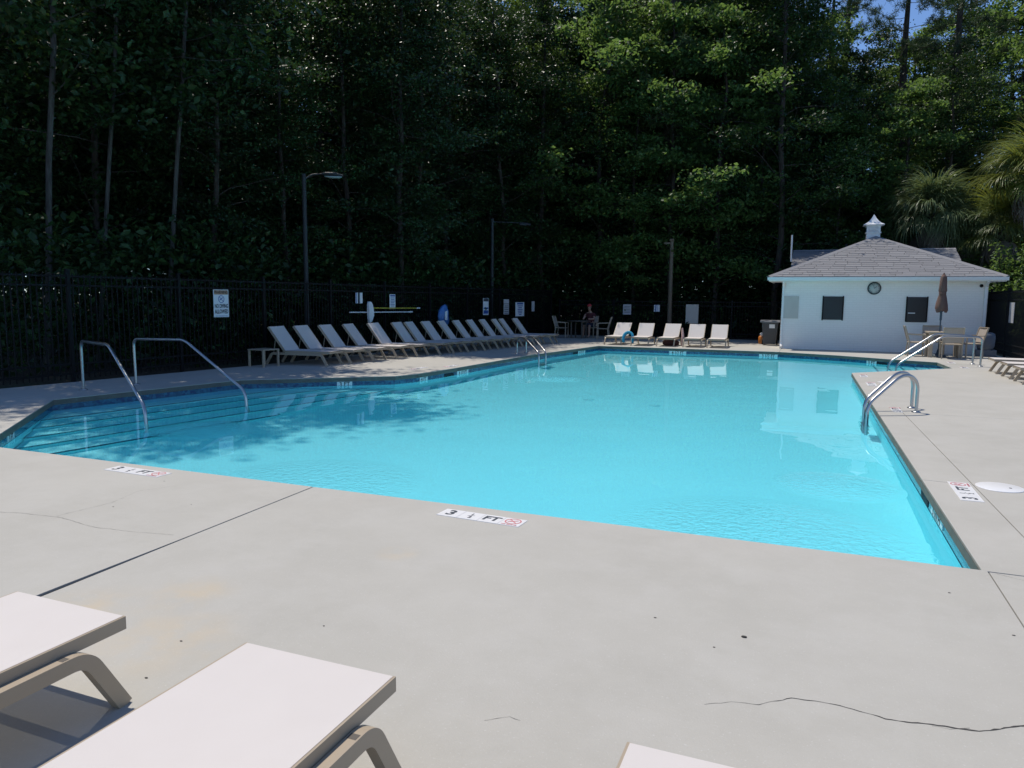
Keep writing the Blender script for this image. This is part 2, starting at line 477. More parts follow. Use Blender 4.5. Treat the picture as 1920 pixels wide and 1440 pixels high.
def text_mesh(body, size, mat, ext=0.0006, offs=0.0, spacing=1.0):
    cu = bpy.data.curves.new('text', 'FONT'); cu.body = body; cu.size = size; cu.align_x = 'CENTER'; cu.align_y = 'CENTER'
    cu.extrude = ext; cu.offset = offs; cu.resolution_u = 2; cu.space_character = spacing
    o = bpy.data.objects.new('text', cu); COL.objects.link(o)
    bpy.context.view_layer.update()
    me = bpy.data.meshes.new_from_object(o)
    bpy.data.objects.remove(o); me.materials.clear(); me.materials.append(mat); return me

# ------------------------------------------------------------------ ground, pool, deck
POOL = [(1.02, 5.06), (0.88, 18.34), (3.24, 20.8), (3.17, 22.68), (2.16, 23.2), (0.79, 24.11), (-0.93, 24.83), (-6.81, 24.79),
        (-7.386, 19.9), (-7.55, 15.1), (-7.66, 13.65), (-7.85, 13.05), (-10.1, 11.1), (-10.68, 7.75), (-8.1, 5.06)]
WATER_Z = -0.16

g = MB(); G = 600
bx0, bx1, by0, by1 = -13.5, 6.0, -3.5, 33.0          # the sheet reaches the horizon round the deck
for (a, b, c, d) in ((-G, G, -G, by0), (-G, G, by1, G), (-G, bx0, by0, by1), (bx1, G, by0, by1)):
    g.add([(a, c, -0.045), (b, c, -0.045), (b, d, -0.045), (a, d, -0.045)], [(0, 1, 2, 3)])
# the rest, up to the deck's own edge
edge = [(-13.2, -3.0), (5.35, -3.0), (5.35, 32.0), (-0.93, 32.0), (-6.81, 31.6), (-10.55, 31.6), (-11.6, 20.0), (-11.93, 13.65), (-12.75, 7.75)]
out = [(bx0, by0), (bx1, by0), (bx1, by1), (-0.93, by1), (-6.81, by1), (bx0, by1), (bx0, 20), (bx0, 13.65), (bx0, 7.75)]
for i in range(len(edge)):
    j = (i + 1) % len(edge)
    g.add([(*edge[i], -0.045), (*out[i], -0.045), (*out[j], -0.045), (*edge[j], -0.045)], [(0, 1, 2, 3)])
struct(g.ob('ground', M['ground']))

def inset(poly, d):
    n = len(poly); res = []
    for i in range(n):
        p, q, r = Vector(poly[i - 1]), Vector(poly[i]), Vector(poly[(i + 1) % n])
        a = (q - p).normalized(); b = (r - q).normalized()
        na = Vector((-a.y, a.x)); nb = Vector((-b.y, b.x))
        m = na + nb
        if m.length < 1e-4: m = na
        m.normalize(); res.append(q + m * (d / max(0.35, m.dot(na))))
    return [(v.x, v.y) for v in res]
def area(poly): return sum(poly[i - 1][0] * poly[i][1] - poly[i][0] * poly[i - 1][1] for i in range(len(poly))) / 2

deck = struct(bpy.data.objects.new('pool_deck', None)); COL.objects.link(deck)
jag = []
random.seed(3)
yy = 5.05
while yy > -2.9:                                       # the worn joint, wider towards the near end
    w = 0.003 + 0.011 * min(1, max(0, (3.6 - yy) / 0.8)); jag.append((-3.845 + (5.06 - yy) * 0.040, yy, w + random.uniform(0, 0.3) * w)); yy -= random.uniform(0.10, 0.28)
jl = [(x - w, y) for x, y, w in jag]; jr = [(x + w * 0.7, y) for x, y, w in jag]
SLABS = [
    [(1.055, -3)] + [(1.055, 5.06)] + jr,
    jl[::-1] + [(-8.1, 5.06), (-10.68, 7.75), (-12.75, 7.75), (-13.2, -3)],
    [(1.055, -3), (5.35, -3), (5.35, 5.04), (1.055, 5.04)],
    [(1.02, 5.045), (1.447, 5.045), (1.393, 7.46), (0.995, 7.5)],
    [(0.995, 7.5), (1.393, 7.46), (1.29, 12.03), (0.945, 12.03)],
    [(1.447, 5.045), (5.35, 5.045), (5.35, 7.46), (1.393, 7.46)],
    [(1.393, 7.46), (5.35, 7.46), (5.35, 12.03), (1.29, 12.03)],
    [(0.945, 12.03), (5.35, 12.03), (5.35, 15.6), (0.905, 15.6)],
    [(0.905, 15.6), (5.35, 15.6), (5.35, 17.5), (0.888, 17.5)],
    [(0.888, 17.5), (5.35, 17.5), (5.35, 20.8), (3.24, 20.8), (0.88, 18.34)],
    [(3.24, 20.8), (5.35, 20.8), (5.35, 32), (-0.93, 32), (-0.93, 24.83), (0.79, 24.11), (2.16, 23.2), (3.17, 22.68)],
    [(-0.93, 24.83), (-0.93, 32), (-6.81, 31.6), (-6.81, 24.79)],
    [(-6.81, 24.79), (-6.81, 31.6), (-10.55, 31.6), (-11.6, 20), (-7.386, 19.9)],
    [(-7.386, 19.9), (-11.6, 20), (-11.93, 13.65), (-7.66, 13.65), (-7.55, 15.1)],
    [(-7.66, 13.65), (-11.93, 13.65), (-12.75, 7.75), (-10.68, 7.75), (-10.1, 11.1), (-7.85, 13.05)],
]
for k, poly in enumerate(SLABS):
    if area(poly) < 0: poly = poly[::-1]
    poly = inset(poly, 0.0035)
    bm = bmesh.new()
    vb = [bm.verts.new((x, y, -0.085)) for x, y in poly]; vt = [bm.verts.new((x, y, 0.0)) for x, y in poly]
    n = len(poly)
    bm.faces.new(vt); bm.faces.new(vb[::-1])
    for i in range(n): bm.faces.new((vb[i], vb[(i + 1) % n], vt[(i + 1) % n], vt[i]))
    bm.normal_update()
    te = [e for e in bm.edges if e.verts[0].co.z > -0.001 and e.verts[1].co.z > -0.001]
    bmesh.ops.bevel(bm, geom=te, offset=0.0045 if k > 1 else 0.003, segments=2, affect='EDGES', profile=0.6)
    bmesh.ops.triangulate(bm, faces=[f for f in bm.faces if len(f.verts) > 4])
    me = bpy.data.meshes.new('slab'); bm.to_mesh(me); bm.free(); me.materials.append(M['concrete'])
    mo('slab', me, deck)
jf = MB()
for (a, b, w) in (((-3.845, 5.03), (-3.52, -3), 0.05), ((1.055, 5.0), (1.055, -3), 0.03), ((1.1, 5.043), (5.3, 5.043), 0.03),
                  ((1.447, 5.06), (1.29, 12.03), 0.03), ((1.02, 7.5), (1.393, 7.46), 0.03), ((1.393, 7.46), (5.3, 7.46), 0.03),
                  ((0.98, 12.03), (5.3, 12.03), 0.03), ((0.94, 15.6), (5.3, 15.6), 0.03), ((0.92, 17.5), (5.3, 17.5), 0.03),
                  ((3.3, 20.8), (5.3, 20.8), 0.03), ((-0.93, 24.9), (-0.93, 31.9), 0.03), ((-6.81, 24.85), (-6.81, 31.5), 0.03),
                  ((-7.45, 19.9), (-11.5, 20), 0.03), ((-7.72, 13.65), (-11.9, 13.65), 0.03), ((-10.75, 7.75), (-12.7, 7.75), 0.03)):
    a = Vector((*a, 0)); b = Vector((*b, 0)); t = (b - a).normalized(); nn = Vector((-t.y, t.x, 0)) * w / 2
    z = Vector((0, 0, -0.014)); zz = Vector((0, 0, -0.08))
    jf.add([a - nn + z, a + nn + z, b + nn + z, b - nn + z, a - nn + zz, a + nn + zz, b + nn + zz, b - nn + zz],
           [(0, 1, 2, 3), (4, 5, 6, 7), (0, 1, 5, 4), (2, 3, 7, 6), (1, 2, 6, 5), (0, 3, 7, 4)])
jf.ob('joint_filler', M['joint'], deck)

# cracks and flecks in the near slab: thin dark open edges lying in the surface
def crack(pts, w0, w1, seed, name='crack', mat='crack'):
    random.seed(seed); P = []
    for (a, b) in zip(pts[:-1], pts[1:]):
        a = Vector(a); b = Vector(b); n = max(2, int((b - a).length / 0.022))
        for i in range(n): P.append(a.lerp(b, i / n))
    P.append(Vector(pts[-1])); vs = []; off = 0
    for i, p in enumerate(P):
        t = (P[min(i + 1, len(P) - 1)] - P[max(i - 1, 0)]).normalized(); nn = Vector((-t.y, t.x))
        off = off * 0.8 + random.uniform(-0.0035, 0.0035); w = (w0 + (w1 - w0) * i / len(P)) * random.uniform(0.35, 1.25)
        q = p + nn * off; vs += [(q.x - nn.x * w, q.y - nn.y * w, 0.0012), (q.x + nn.x * w, q.y + nn.y * w, 0.0012)]
    m = MB(); m.add(vs, [(2 * i, 2 * i + 1, 2 * i + 3, 2 * i + 2) for i in range(len(P) - 1)])
    return m.ob(name, M[mat], deck)
crack([(-0.32, 2.87), (-0.22, 2.93), (-0.12, 2.955), (0.0, 3.06), (0.18, 3.08), (0.34, 3.04), (0.5, 3.07), (0.66, 3.09), (0.83, 3.2), (1.04, 3.22)], 0.0006, 0.0052, 5)
crack([(0.50, 3.055), (0.56, 3.06), (0.63, 3.10)], 0.0005, 0.0008, 6)
crack([(-1.08, 2.425), (-1.0, 2.485), (-0.955, 2.475)], 0.0008, 0.0008, 10)
crack([(-2.35, 2.35), (-2.2, 2.33), (-2.05, 2.36)], 0.0012, 0.0005, 12)
crack([(-5.7, 3.45), (-5.3, 3.55), (-4.95, 3.59), (-4.5, 3.52), (-4.15, 3.57), (-3.9, 3.62)], 0.0018, 0.0008, 14)
crack([(-5.0, 3.6), (-4.95, 4.0), (-5.05, 4.35), (-4.9, 4.6)], 0.0012, 0.0006, 15)
crack([(1.09, 5.02), (1.3, 4.92), (1.6, 4.8)], 0.0010, 0.0006, 16)
crack([(-10.2, 9.75), (-10.45, 9.6)], 0.006, 0.003, 17)
fl = MB(); random.seed(21)
for i in range(16):
    x = random.uniform(-6, 1.0); y = random.uniform(1.8, 4.9); r = random.uniform(0.002, 0.0055)
    fl.prism([(x + r * 1.6 * cos(a), y + r * sin(a)) for a in (0.2, 1.4, 2.5, 3.6, 5.0)], 0.0005, 0.0022)
fl.prism([(-0.225 + 0.013 * cos(a), 3.551 + 0.008 * sin(a)) for a in (0.2, 1.2, 2.2, 3.2, 4.2, 5.3)], 0.0005, 0.006)
o = fl.ob('debris', M['crack'], deck); o['kind'] = 'stuff'

# pool shell
pool = struct(bpy.data.objects.new('pool_basin', None)); COL.objects.link(pool)
PW = inset(POOL if area(POOL) > 0 else POOL[::-1], -0.025)
n = len(PW)
RECV = []
def ring(z0, z1, name, mat, d=0.0):
    P = inset(PW, -d); m = MB()
    for i in range(n):
        j = (i + 1) % n; m.add([(*P[i], z0), (*P[j], z0), (*P[j], z1), (*P[i], z1)], [(3, 2, 1, 0)])
    o = m.ob(name, mat, pool, fix=False); RECV.append(o); return o
ring(-0.28, -0.07, 'waterline_tile_band', M['mosaic'])
ring(-0.083, -0.010, 'coping_face', M['coping'], -0.028)  # dark taupe band set just proud of the slab edges
ring(-1.25, -0.28, 'basin_wall', M['plaster'], -0.004)
m = MB(); m.add([(x, y, -1.2) for x, y in PW], [tuple(range(n))])
o = m.ob('basin_floor', M['plaster'], pool, fix=False); RECV.append(o)
bmx = bmesh.new(); bmx.from_mesh(o.data); bmesh.ops.triangulate(bmx, faces=bmx.faces); bmx.to_mesh(o.data); bmx.free()

def clip(poly, p, nrm):
    """keep the side where (x - p).nrm >= 0"""
    p = Vector(p); nrm = Vector(nrm); outp = []
    for i in range(len(poly)):
        a, b = Vector(poly[i - 1]), Vector(poly[i]); da, db = (a - p).dot(nrm), (b - p).dot(nrm)
        if da * db < 0: q = a.lerp(b, da / (da - db)); outp.append((q.x, q.y))
        if db >= 0: outp.append((b.x, b.y))
    return outp
def steps(alcove, p0, nrm, offs, tops):
    nrm = Vector(nrm).normalized(); t = Vector((-nrm.y, nrm.x))
    for d, z in zip(offs, tops):
        p = Vector(p0) - nrm * d
        poly = clip(alcove, p, nrm)
        if len(poly) < 3: continue
        o = MB().prism(poly, -1.22, z).ob('step', M['plaster'], pool); RECV.append(o)
        s = clip(poly, p + nrm * 0.032, -nrm)
        if len(s) >= 3:
            o = MB().prism(s, z - 0.05, z + 0.004).ob('nosing', M['nosing'], o); RECV.append(o)
ALC = [(-8.09, 5.04), (-10.7, 7.75), (-10.12, 11.12), (-7.85, 13.07)]
# nosings run roughly along the back edge of the alcove
steps(ALC, (-10.7, 7.75), (-0.985, 0.17), (0.72, 1.15, 1.58, 2.0, 2.42), (-0.31, -0.49, -0.67, -0.85, -1.03))
ALC2 = [(0.86, 18.32), (3.262, 20.8), (3.19, 22.7), (2.17, 23.22), (1.0, 24.0)]
steps(ALC2, (3.25, 21.5), (1, 0), (0.30, 0.62, 0.94, 1.26, 1.58), (-0.19, -0.36, -0.55, -0.75, -0.95))
for (x, y) in ((-3.9, 13.6), (-2.6, 13.4)):
    o = MB().lathe([(0.0, 0), (0.11, 0.0), (0.11, 0.008), (0.0, 0.012)], 16).ob('floor_drain', M['plasterd'], pool, (x, y, -1.2)); RECV.append(o)

# skimmer mouths in the tile band
def on_wall(i, x, y, name, mat, w, z0, z1, out=0.012, deep=0.0):
    a, b = Vector(PW[i]), Vector(PW[(i + 1) % n]); t = (b - a).normalized(); q = a + t * (Vector((x, y)) - a).dot(t)
    return q, t
def edge_of(x, y):
    best = None
    for i in range(n):
        a, b = Vector(PW[i]), Vector(PW[(i + 1) % n]); t = (b - a); L = t.length; t = t / L
        s = min(max((Vector((x, y)) - a).dot(t), 0), L); q = a + t * s; d = (Vector((x, y)) - q).length
        if best is None or d < best[0]: best = (d, q, t)
    return best[1], best[2]
def wall_frame(x, y):
    q, t = edge_of(x, y); return q, math.atan2(-t.y, -t.x)          # local +x runs to the viewer's right when one looks at the wall from the water
for (x, y) in ((-7.5, 14.95), (-6.96, 22.9), (1.9, 23.5), (1.01, 7.42)):
    q, a = wall_frame(x, y)
    s = MB(); s.bx(-0.2, 0.2, -0.006, 0.02, -0.245, -0.10)
    o = s.ob('skimmer_mouth', M['dkhole'], pool, (q.x, q.y, 0), a); RECV.append(o)

# water
w = MB(); w.add([(x, y, WATER_Z) for x, y in inset(PW, 0.001)], [tuple(range(n))])
wo = struct(w.ob('pool_water', M['water'], fix=False))
bmx = bmesh.new(); bmx.from_mesh(wo.data); bmesh.ops.triangulate(bmx, faces=bmx.faces)
for f in bmx.faces: f.smooth = True
bmx.to_mesh(wo.data); bmx.free()
wo.cycles.is_caustics_caster = True

# ------------------------------------------------------------------ bath house
H = thing('bath_house', 'white painted brick bath house with grey hipped roof and cupola', 'building', (0, 26.7, 0))
XL, XR, EV = -1.0, 4.95, 2.27
wl = MB(); wl.bx(XL, XR, 0, 2.4, 0, EV + 0.1); wl.bx(-0.6, 4.4, 2.4, 6.4, 0, EV + 0.1)
wl.ob('wall', M['brick'], H)
fa = MB(); fa.bx(-1.42, 5.33, -0.42, -0.38, EV - 0.02, EV + 0.12); fa.bx(-1.42, -1.38, -0.38, 2.6, EV - 0.02, EV + 0.12); fa.bx(5.29, 5.33, -0.38, 2.6, EV - 0.02, EV + 0.12)
fa.ob('fascia', M['white'], H)
gt = MB(); gt.sweep([(-1.46, -0.47, EV + 0.06), (5.37, -0.47, EV + 0.06)], [(-0.05, -0.05), (0.03, -0.05), (0.05, 0.05), (-0.05, 0.05)], smooth=False)
gt.ob('gutter', M['white'], H)
sf = MB(); sf.bx(-1.38, 5.29, -0.38, 2.4, EV, EV + 0.02); sf.ob('soffit', M['white'], H)
for (x, yy_) in ((XR - 0.07, -0.045), (XL + 0.045, -0.045)):
    dp = MB(); dp.bar(arc([(x, -0.42, EV), (x, yy_ - 0.02, EV - 0.16), (x, yy_, EV - 0.3), (x, yy_, 0.15), (x, yy_ - 0.12, 0.06)], 0.05, 3), 0.06, 0.075, up=(0, 1, 0.01)); dp.ob('downspout', M['white'], H)
MB().bx(-0.93, -0.46, -0.03, -0.003, 1.02, 1.76).ob('notice_board', M['beige'], H)
for (x0, x1) in ((0.29, 0.90), (2.75, 3.33)):
    o = MB().bx(x0, x1, -0.025, -0.003, 1.0 if x0 < 1 else 0.97, 1.765).ob('window_shutter', M['blackp'], H)
    for (a, b, c, d) in ((x0 - .02, x0 + .02, .98, 1.78), (x1 - .02, x1 + .02, .98, 1.78)): MB().bx(a, b, -0.036, -0.026, c, d).ob('frame', M['black'], o)
    if x0 > 1: MB().bx(2.80, 3.0, -0.055, -0.037, 1.245, 1.27).ob('handle', M['white'], o)
ck = MB().lathe([(0.0, 0), (0.235, 0.0), (0.235, 0.03), (0.195, 0.05), (0.195, 0.03), (0.0, 0.03)], 28).xf(Matrix.Rotation(RD(90), 4, 'X'))
CKX, CKZ = 1.79, 2.035
c0 = tag(ck.ob('wall_clock', M['clockr'], None, (CKX, 26.697, CKZ)), 'round wall clock with dark rim high on the white bath house wall', 'clock'); c0.scale = (0.86, 1, 0.86)
MB().lathe([(0.0, 0), (0.194, 0.0), (0.194, 0.006), (0.0, 0.006)], 28).xf(Matrix.Rotation(RD(90), 4, 'X')).ob('dial', M['clockf'], c0, (0, -0.031, 0))
MB().box((0.035, -0.041, 0.03), (0.013, 0.004, 0.11), Matrix.Rotation(RD(50), 3, 'Y')).ob('hour_hand', M['ink'], c0)
MB().box((-0.02, -0.046, 0.06), (0.009, 0.004, 0.15), Matrix.Rotation(RD(-15), 3, 'Y')).ob('minute_hand', M['ink'], c0)
for k in range(12): MB().box((0.165 * sin(k * pi / 6), -0.039, 0.165 * cos(k * pi / 6)), (0.012, 0.003, 0.03), Matrix.Rotation(k * pi / 6, 3, 'Y')).ob('hour_mark', M['ink'], c0)
cm = MB().lathe([(0.0, 0), (0.05, 0.0), (0.05, 0.03), (0.035, 0.06), (0.0, 0.075)], 12).xf(Matrix.Rotation(RD(120), 4, 'X'))
tag(cm.ob('security_camera', M['black'], None, (4.76, 26.70, 2.13)), 'small black dome camera under the eave at the right end of the wall', 'camera')

# roof: front hip, its side slopes, and the cross gable behind
rf = thing('roof', '', '', (0, 0, 0)); rf.parent = H
for k in ('label', 'category'): del rf[k]
EY, EXL, EXR, EZ = -0.44, -1.44, 5.35, EV + 0.13
AX, AY, AZ = 1.93, 2.98, 3.90
rs = MB()
rs.add([(EXL, EY, EZ - 0.03), (EXR, EY, EZ - 0.03), (AX, AY, AZ - 0.03)], [(0, 1, 2)])
rs.add([(EXR, EY, EZ), (EXR, 6.5, EZ), (AX, 6.5, AZ), (AX, AY, AZ)], [(0, 1, 2, 3)])
rs.add([(EXL, EY, EZ), (EXL, 6.5, EZ), (AX, 6.5, AZ), (AX, AY, AZ)], [(3, 2, 1, 0)])
RX0, RX1, RY, RZ = -0.83, 4.62, 4.2, 3.52
rs.add([(RX0, 1.6, 2.55), (RX1, 1.6, 2.55), (RX1, RY, RZ - 0.03), (RX0, RY, RZ - 0.03)], [(0, 1, 2, 3)])
rs.add([(RX0, 6.8, 2.55), (RX1, 6.8, 2.55), (RX1, RY, RZ), (RX0, RY, RZ)], [(3, 2, 1, 0)])
for X in (RX0 + .02, RX1 - .02): rs.add([(X, 1.6, 2.5), (X, 6.8, 2.5), (X, RY, RZ - 0.06)], [(0, 1, 2)])
rs.ob('roof_deck', M['shingle'], rf, fix=False)
random.seed(11)
def shingle_slope(tri, rows_from, up, exposure, sw, limit_poly):
    """lay shingles row by row on a slope; each one a thin plate, clipped to the slope outline"""
    o3, ux, uy, nn = tri; L = max(p[1] for p in limit_poly); r = 0
    while r * exposure < L:
        y0 = r * exposure; y1 = y0 + exposure * 1.25; x = -8 + random.uniform(0, sw)
        while x < 12:
            wd = sw * random.uniform(0.75, 1.2); q = [(x + .006, y0), (x + wd - .006, y0), (x + wd - .006, y1), (x + .006, y1)]
            for i in range(len(limit_poly)):
                a = Vector(limit_poly[i]); b = Vector(limit_poly[(i + 1) % len(limit_poly)]); t = (b - a)
                if len(q) >= 3: q = clip(q, a, (-t.y, t.x))
            if len(q) >= 3 and abs(area(q)) > 0.004:
                cx, cy = sum(p[0] for p in q) / len(q), sum(p[1] for p in q) / len(q)
                lift = random.uniform(0.012, 0.020); vs = []
                for p in q:
                    h = lift - (p[1] - y0) / (exposure * 1.25) * (lift - 0.003)
                    vs.append(o3 + ux * p[0] + uy * p[1] + nn * h)
                vb = [o3 + ux * p[0] + uy * p[1] - nn * 0.004 for p in q]; k = len(q)
                m = MB(); m.add(vs + vb, [tuple(range(k))] + [(i, k + i, k + (i + 1) % k, (i + 1) % k) for i in range(k)])
                m.ob('shingle', M['shingle'], rf, fix=True)
            x += wd
        r += 1
a = Vector((EXL, EY, EZ)); ux = Vector((1, 0, 0)); apx = Vector((AX, AY, AZ)); mid = Vector((AX, EY, EZ)); uy = (apx - mid).normalized(); SLn = (apx - mid).length
nn = ux.cross(uy)
shingle_slope((a, ux, uy, nn), 0, None, 0.17, 0.46, [(0.02, 0), (EXR - EXL - 0.02, 0), (AX - EXL, SLn)])
a2 = Vector((RX0, 1.6, 2.55)); t2 = Vector((RX0, RY, RZ)); uy2 = (t2 - a2).normalized(); L2 = (t2 - a2).length; nn2 = ux.cross(uy2)
shingle_slope((a2, ux, uy2, nn2), 0, None, 0.17, 0.5, [(0.0, L2 * 0.25), (1.5, L2 * 0.25), (2.0, L2), (0.0, L2)])
shingle_slope((a2, ux, uy2, nn2), 0, None, 0.17, 0.5, [(3.5, L2), (4.0, L2 * 0.25), (RX1 - RX0, L2 * 0.25), (RX1 - RX0, L2)])
hp = MB()
for (p, q) in (((EXL, EY, EZ), (AX, AY, AZ)), ((EXR, EY, EZ), (AX, AY, AZ)), ((AX, AY, AZ), (AX, 6.4, AZ)), ((RX0, RY, RZ), (RX1, RY, RZ))):
    p = Vector(p) + Vector((0, 0, .012)); q = Vector(q) + Vector((0, 0, .012)); hp.sweep([p, q], [(-0.13, -0.035), (0, 0.022), (0.13, -0.035), (0, -0.005)], smooth=False)
hp.ob('ridge_cap', M['shingle'], rf)
CU = Vector((1.85, 3.2, 3.80))
cb = MB(); cb.bx(-0.29, 0.29, -0.29, 0.29, 0, 0.62); cb.bx(-0.33, 0.33, -0.33, 0.33, 0.30, 0.34); cb.bx(-0.33, 0.33, -0.33, 0.33, 0.60, 0.66)
cup = cb.ob('cupola', M['white'], H, CU); cup.scale = (0.76, 0.76, 0.80)
lv = MB()
for k in range(4): lv.box((0, -0.30, 0.38 + k * 0.055), (0.42, 0.03, 0.04), Matrix.Rotation(RD(-35), 3, 'X'))
lv.ob('louvre', M['white'], cup)
pr = MB()
P = [(0.45, 0.655), (0.435, 0.68), (0.31, 0.745), (0.21, 0.83), (0.13, 0.93), (0.06, 1.04), (0.004, 1.14)]
vs = []; 
for r, z in P: vs += [(-r, -r, z), (r, -r, z), (r, r, z), (-r, r, z)]
pr.add(vs, [(l * 4 + i, l * 4 + (i + 1) % 4, l * 4 + 4 + (i + 1) % 4, l * 4 + 4 + i) for l in range(len(P) - 1) for i in range(4)] + [(3, 2, 1, 0), tuple(range(len(vs) - 4, len(vs)))])
pr.ob('cupola_cap', M['white'], cup)
MB().tube([(-0.86, 3.0, 3.05), (-0.865, 3.0, 4.03)], 0.03, 8).ob('vent_pipe', M['white'], H)
MB().tube([(1.03, 4.15, 3.4), (1.03, 4.15, 3.75)], 0.04, 8).ob('vent_pipe', M['greyp'], H)

# ------------------------------------------------------------------ fences
def fence(name, label, a, b, h, rails, post_gap=2.4, gap=0.11, z0=-0.04):
    a = Vector((*a, 0)); b = Vector((*b, 0)); L = (b - a).length; t = (b - a) / L; ang = math.atan2(t.y, t.x)
    F = thing(name, label, 'fence', a, ang)
    k = max(1, round(L / post_gap))
    pm = MB().bx(-0.032, 0.032, -0.032, 0.032, z0, h + 0.06); pm.prism([(-.04, -.04), (.04, -.04), (.04, .04), (-.04, .04)], h + 0.06, h + 0.085)
    pme = pm.mesh('post', M['black'])
    for i in range(k + 1): mo('post', pme, F, (L * i / k, 0, 0))
    for z in rails: MB().bx(0, L, -0.018, 0.018, z - 0.018, z + 0.018).ob('rail', M['black'], F)
    pk = MB(); x = gap
    while x < L:
        pk.bx(x - 0.009, x + 0.009, -0.009, 0.009, 0.06 + z0, h); x += gap
    o = pk.ob('pickets', M['black'], F, fix=False); o['kind'] = 'stuff'
    return F
FA, FB = Vector((-13.3, 5.0)), Vector((-10.7, 31.0))
fence('picket_fence', 'tall black metal picket fence along the shaded left side of the pool', FA, FB, 1.98, (1.93, 1.76, 0.30, 0.12))
fence('picket_fence', 'lower black metal picket fence across the far end beside the bath house', (-10.6, 31.9), (-0.62, 31.9), 1.52, (1.53, 1.36, 0.22, 0.06))
fence('picket_fence', 'black metal picket fence right of the bath house behind the table', (5.50, 31.5), (5.50, 17.0), 1.98, (1.93, 1.70, 0.36, 0.16))

# ------------------------------------------------------------------ sun loungers
def lounger(label, loc, rz, back=0.0, group=None, foot_w=0.66):
    """origin under the middle of the foot end; the head lies along local -y"""
    T = thing('sun_lounger', label, 'sun lounger', loc, rz, group)
    return T
WL = 0.31; HINGE = 1.17; BL = 0.70
def build_lounger(T, ang):
    rail = MB()
    for s in (-1, 1):
        rail.bar([(s * WL, 0, 0.306), (s * WL, -HINGE, 0.306)], 0.016, 0.052)
    rail.bx(-WL, WL, -0.03, -0.004, 0.283, 0.318)
    rail.bx(-WL, WL, -HINGE - 0.0, -HINGE + 0.03, 0.283, 0.318)
    rail.ob('seat_frame', M['taupe'], T)
    s = MB(); ny = 8; nx = 6; vs = []
    for j in range(ny + 1):
        for i in range(nx + 1):
            x = -WL + 0.001 + (2 * WL - 0.002) * i / nx; y = -0.004 - (HINGE - 0.004) * j / ny
            sag = 0.004 * (1 - (2 * i / nx - 1) ** 2) * min(1, 4 * j / ny + .15)
            vs.append((x, y, 0.3335 - sag))
    fs = [(j * (nx + 1) + i, j * (nx + 1) + i + 1, (j + 1) * (nx + 1) + i + 1, (j + 1) * (nx + 1) + i) for j in range(ny) for i in range(nx)]
    s.add(vs, fs, True); s.ob('seat_sling', M['sling'], T, fix=False)
    # back
    d = Vector((0, -cos(ang), sin(ang))); hin = Vector((0, -HINGE - 0.012, 0.315)); nrm = Vector((0, sin(ang), cos(ang)))
    br = MB()
    for sx in (-1, 1): br.bar([hin + Vector((sx * WL, 0, 0)), hin + d * BL + Vector((sx * WL, 0, 0))], 0.026, 0.045, up=nrm)
    for k in (0.02, BL - 0.015): br.bar([hin + d * k + Vector((-WL, 0, 0)), hin + d * k + Vector((WL, 0, 0))], 0.03, 0.03, up=nrm)
    br.ob('back_frame', M['taupe'], T)
    bs = MB(); vs = []
    for j in range(7):
        for i in range(nx + 1):
            sag = 0.004 * (1 - (2 * i / nx - 1) ** 2); p = hin + d * (0.0 + BL * j / 6) + Vector((-WL + 0.010 + (2 * WL - 0.020) * i / nx, 0, 0)) + nrm * (0.0245 - sag)
            vs.append(p)
    bs.add(vs, [(j * (nx + 1) + i, j * (nx + 1) + i + 1, (j + 1) * (nx + 1) + i + 1, (j + 1) * (nx + 1) + i) for j in range(6) for i in range(nx)], True)
    bs.ob('back_sling', M['sling'], T, fix=False)
    if ang > 0.2:
        st = MB()
        for sx in (-0.26, 0.26): st.tube([hin + d * 0.42 + Vector((sx, 0, 0)), (sx, -HINGE - 0.34, 0.265)], 0.010, 6)
        st.ob('back_stay', M['taupe'], T)
    for sx in (-1, 1):
        x = sx * (WL + 0.034)
        path = arc([(x, -0.055, 0.0), (x, -0.205, 0.262), (x, -1.50, 0.262), (x, -1.66, 0.0)], 0.062, 7)
        lg = MB().bar(path, 0.044, 0.056, up=(0, 1, 0.6)).ob('leg_frame', M['taupe'], T)
        bk = MB()
        bk.prism([(-0.30, 0.0), (-0.245, -0.008), (-0.232, -0.02), (-0.22, -0.035), (-0.205, -0.04), (-0.20, -0.022), (-0.222, 0.0), (-0.29, 0.025)], -0.012, 0.012)
        bk.xf(Matrix(((0, 0, 1, sx * (WL + 0.012)), (1, 0, 0, 0), (0, 1, 0, 0.262), (0, 0, 0, 1)))); bk.ob('bracket', M['taupe_d'], lg)
        MB().bx(x - 0.016, x + 0.016, -0.303, -0.275, 0.2885, 0.2905).ob('slot', M['taupe_d'], lg)
    cr = MB()
    for y in (-0.25, -1.46): cr.bx(-WL - 0.02, WL + 0.02, y - 0.022, y + 0.022, 0.246, 0.274)
    cr.ob('crossbar', M['taupe'], T)
    return T
GL = 'loungers in the foreground'
for (x, y, lab) in ((-2.785, 2.035, 'white sling lounger cut by the left picture edge, dark striped shadow beneath'),
                    (-1.555, 2.045, 'large white lounger nearest the camera, right of the one cut by the left edge'),
                    (-0.115, 1.985, 'white lounger of which only one corner shows at the bottom edge')):
    build_lounger(lounger(lab, (x, y, 0), 0.0, group=GL), 0.62)

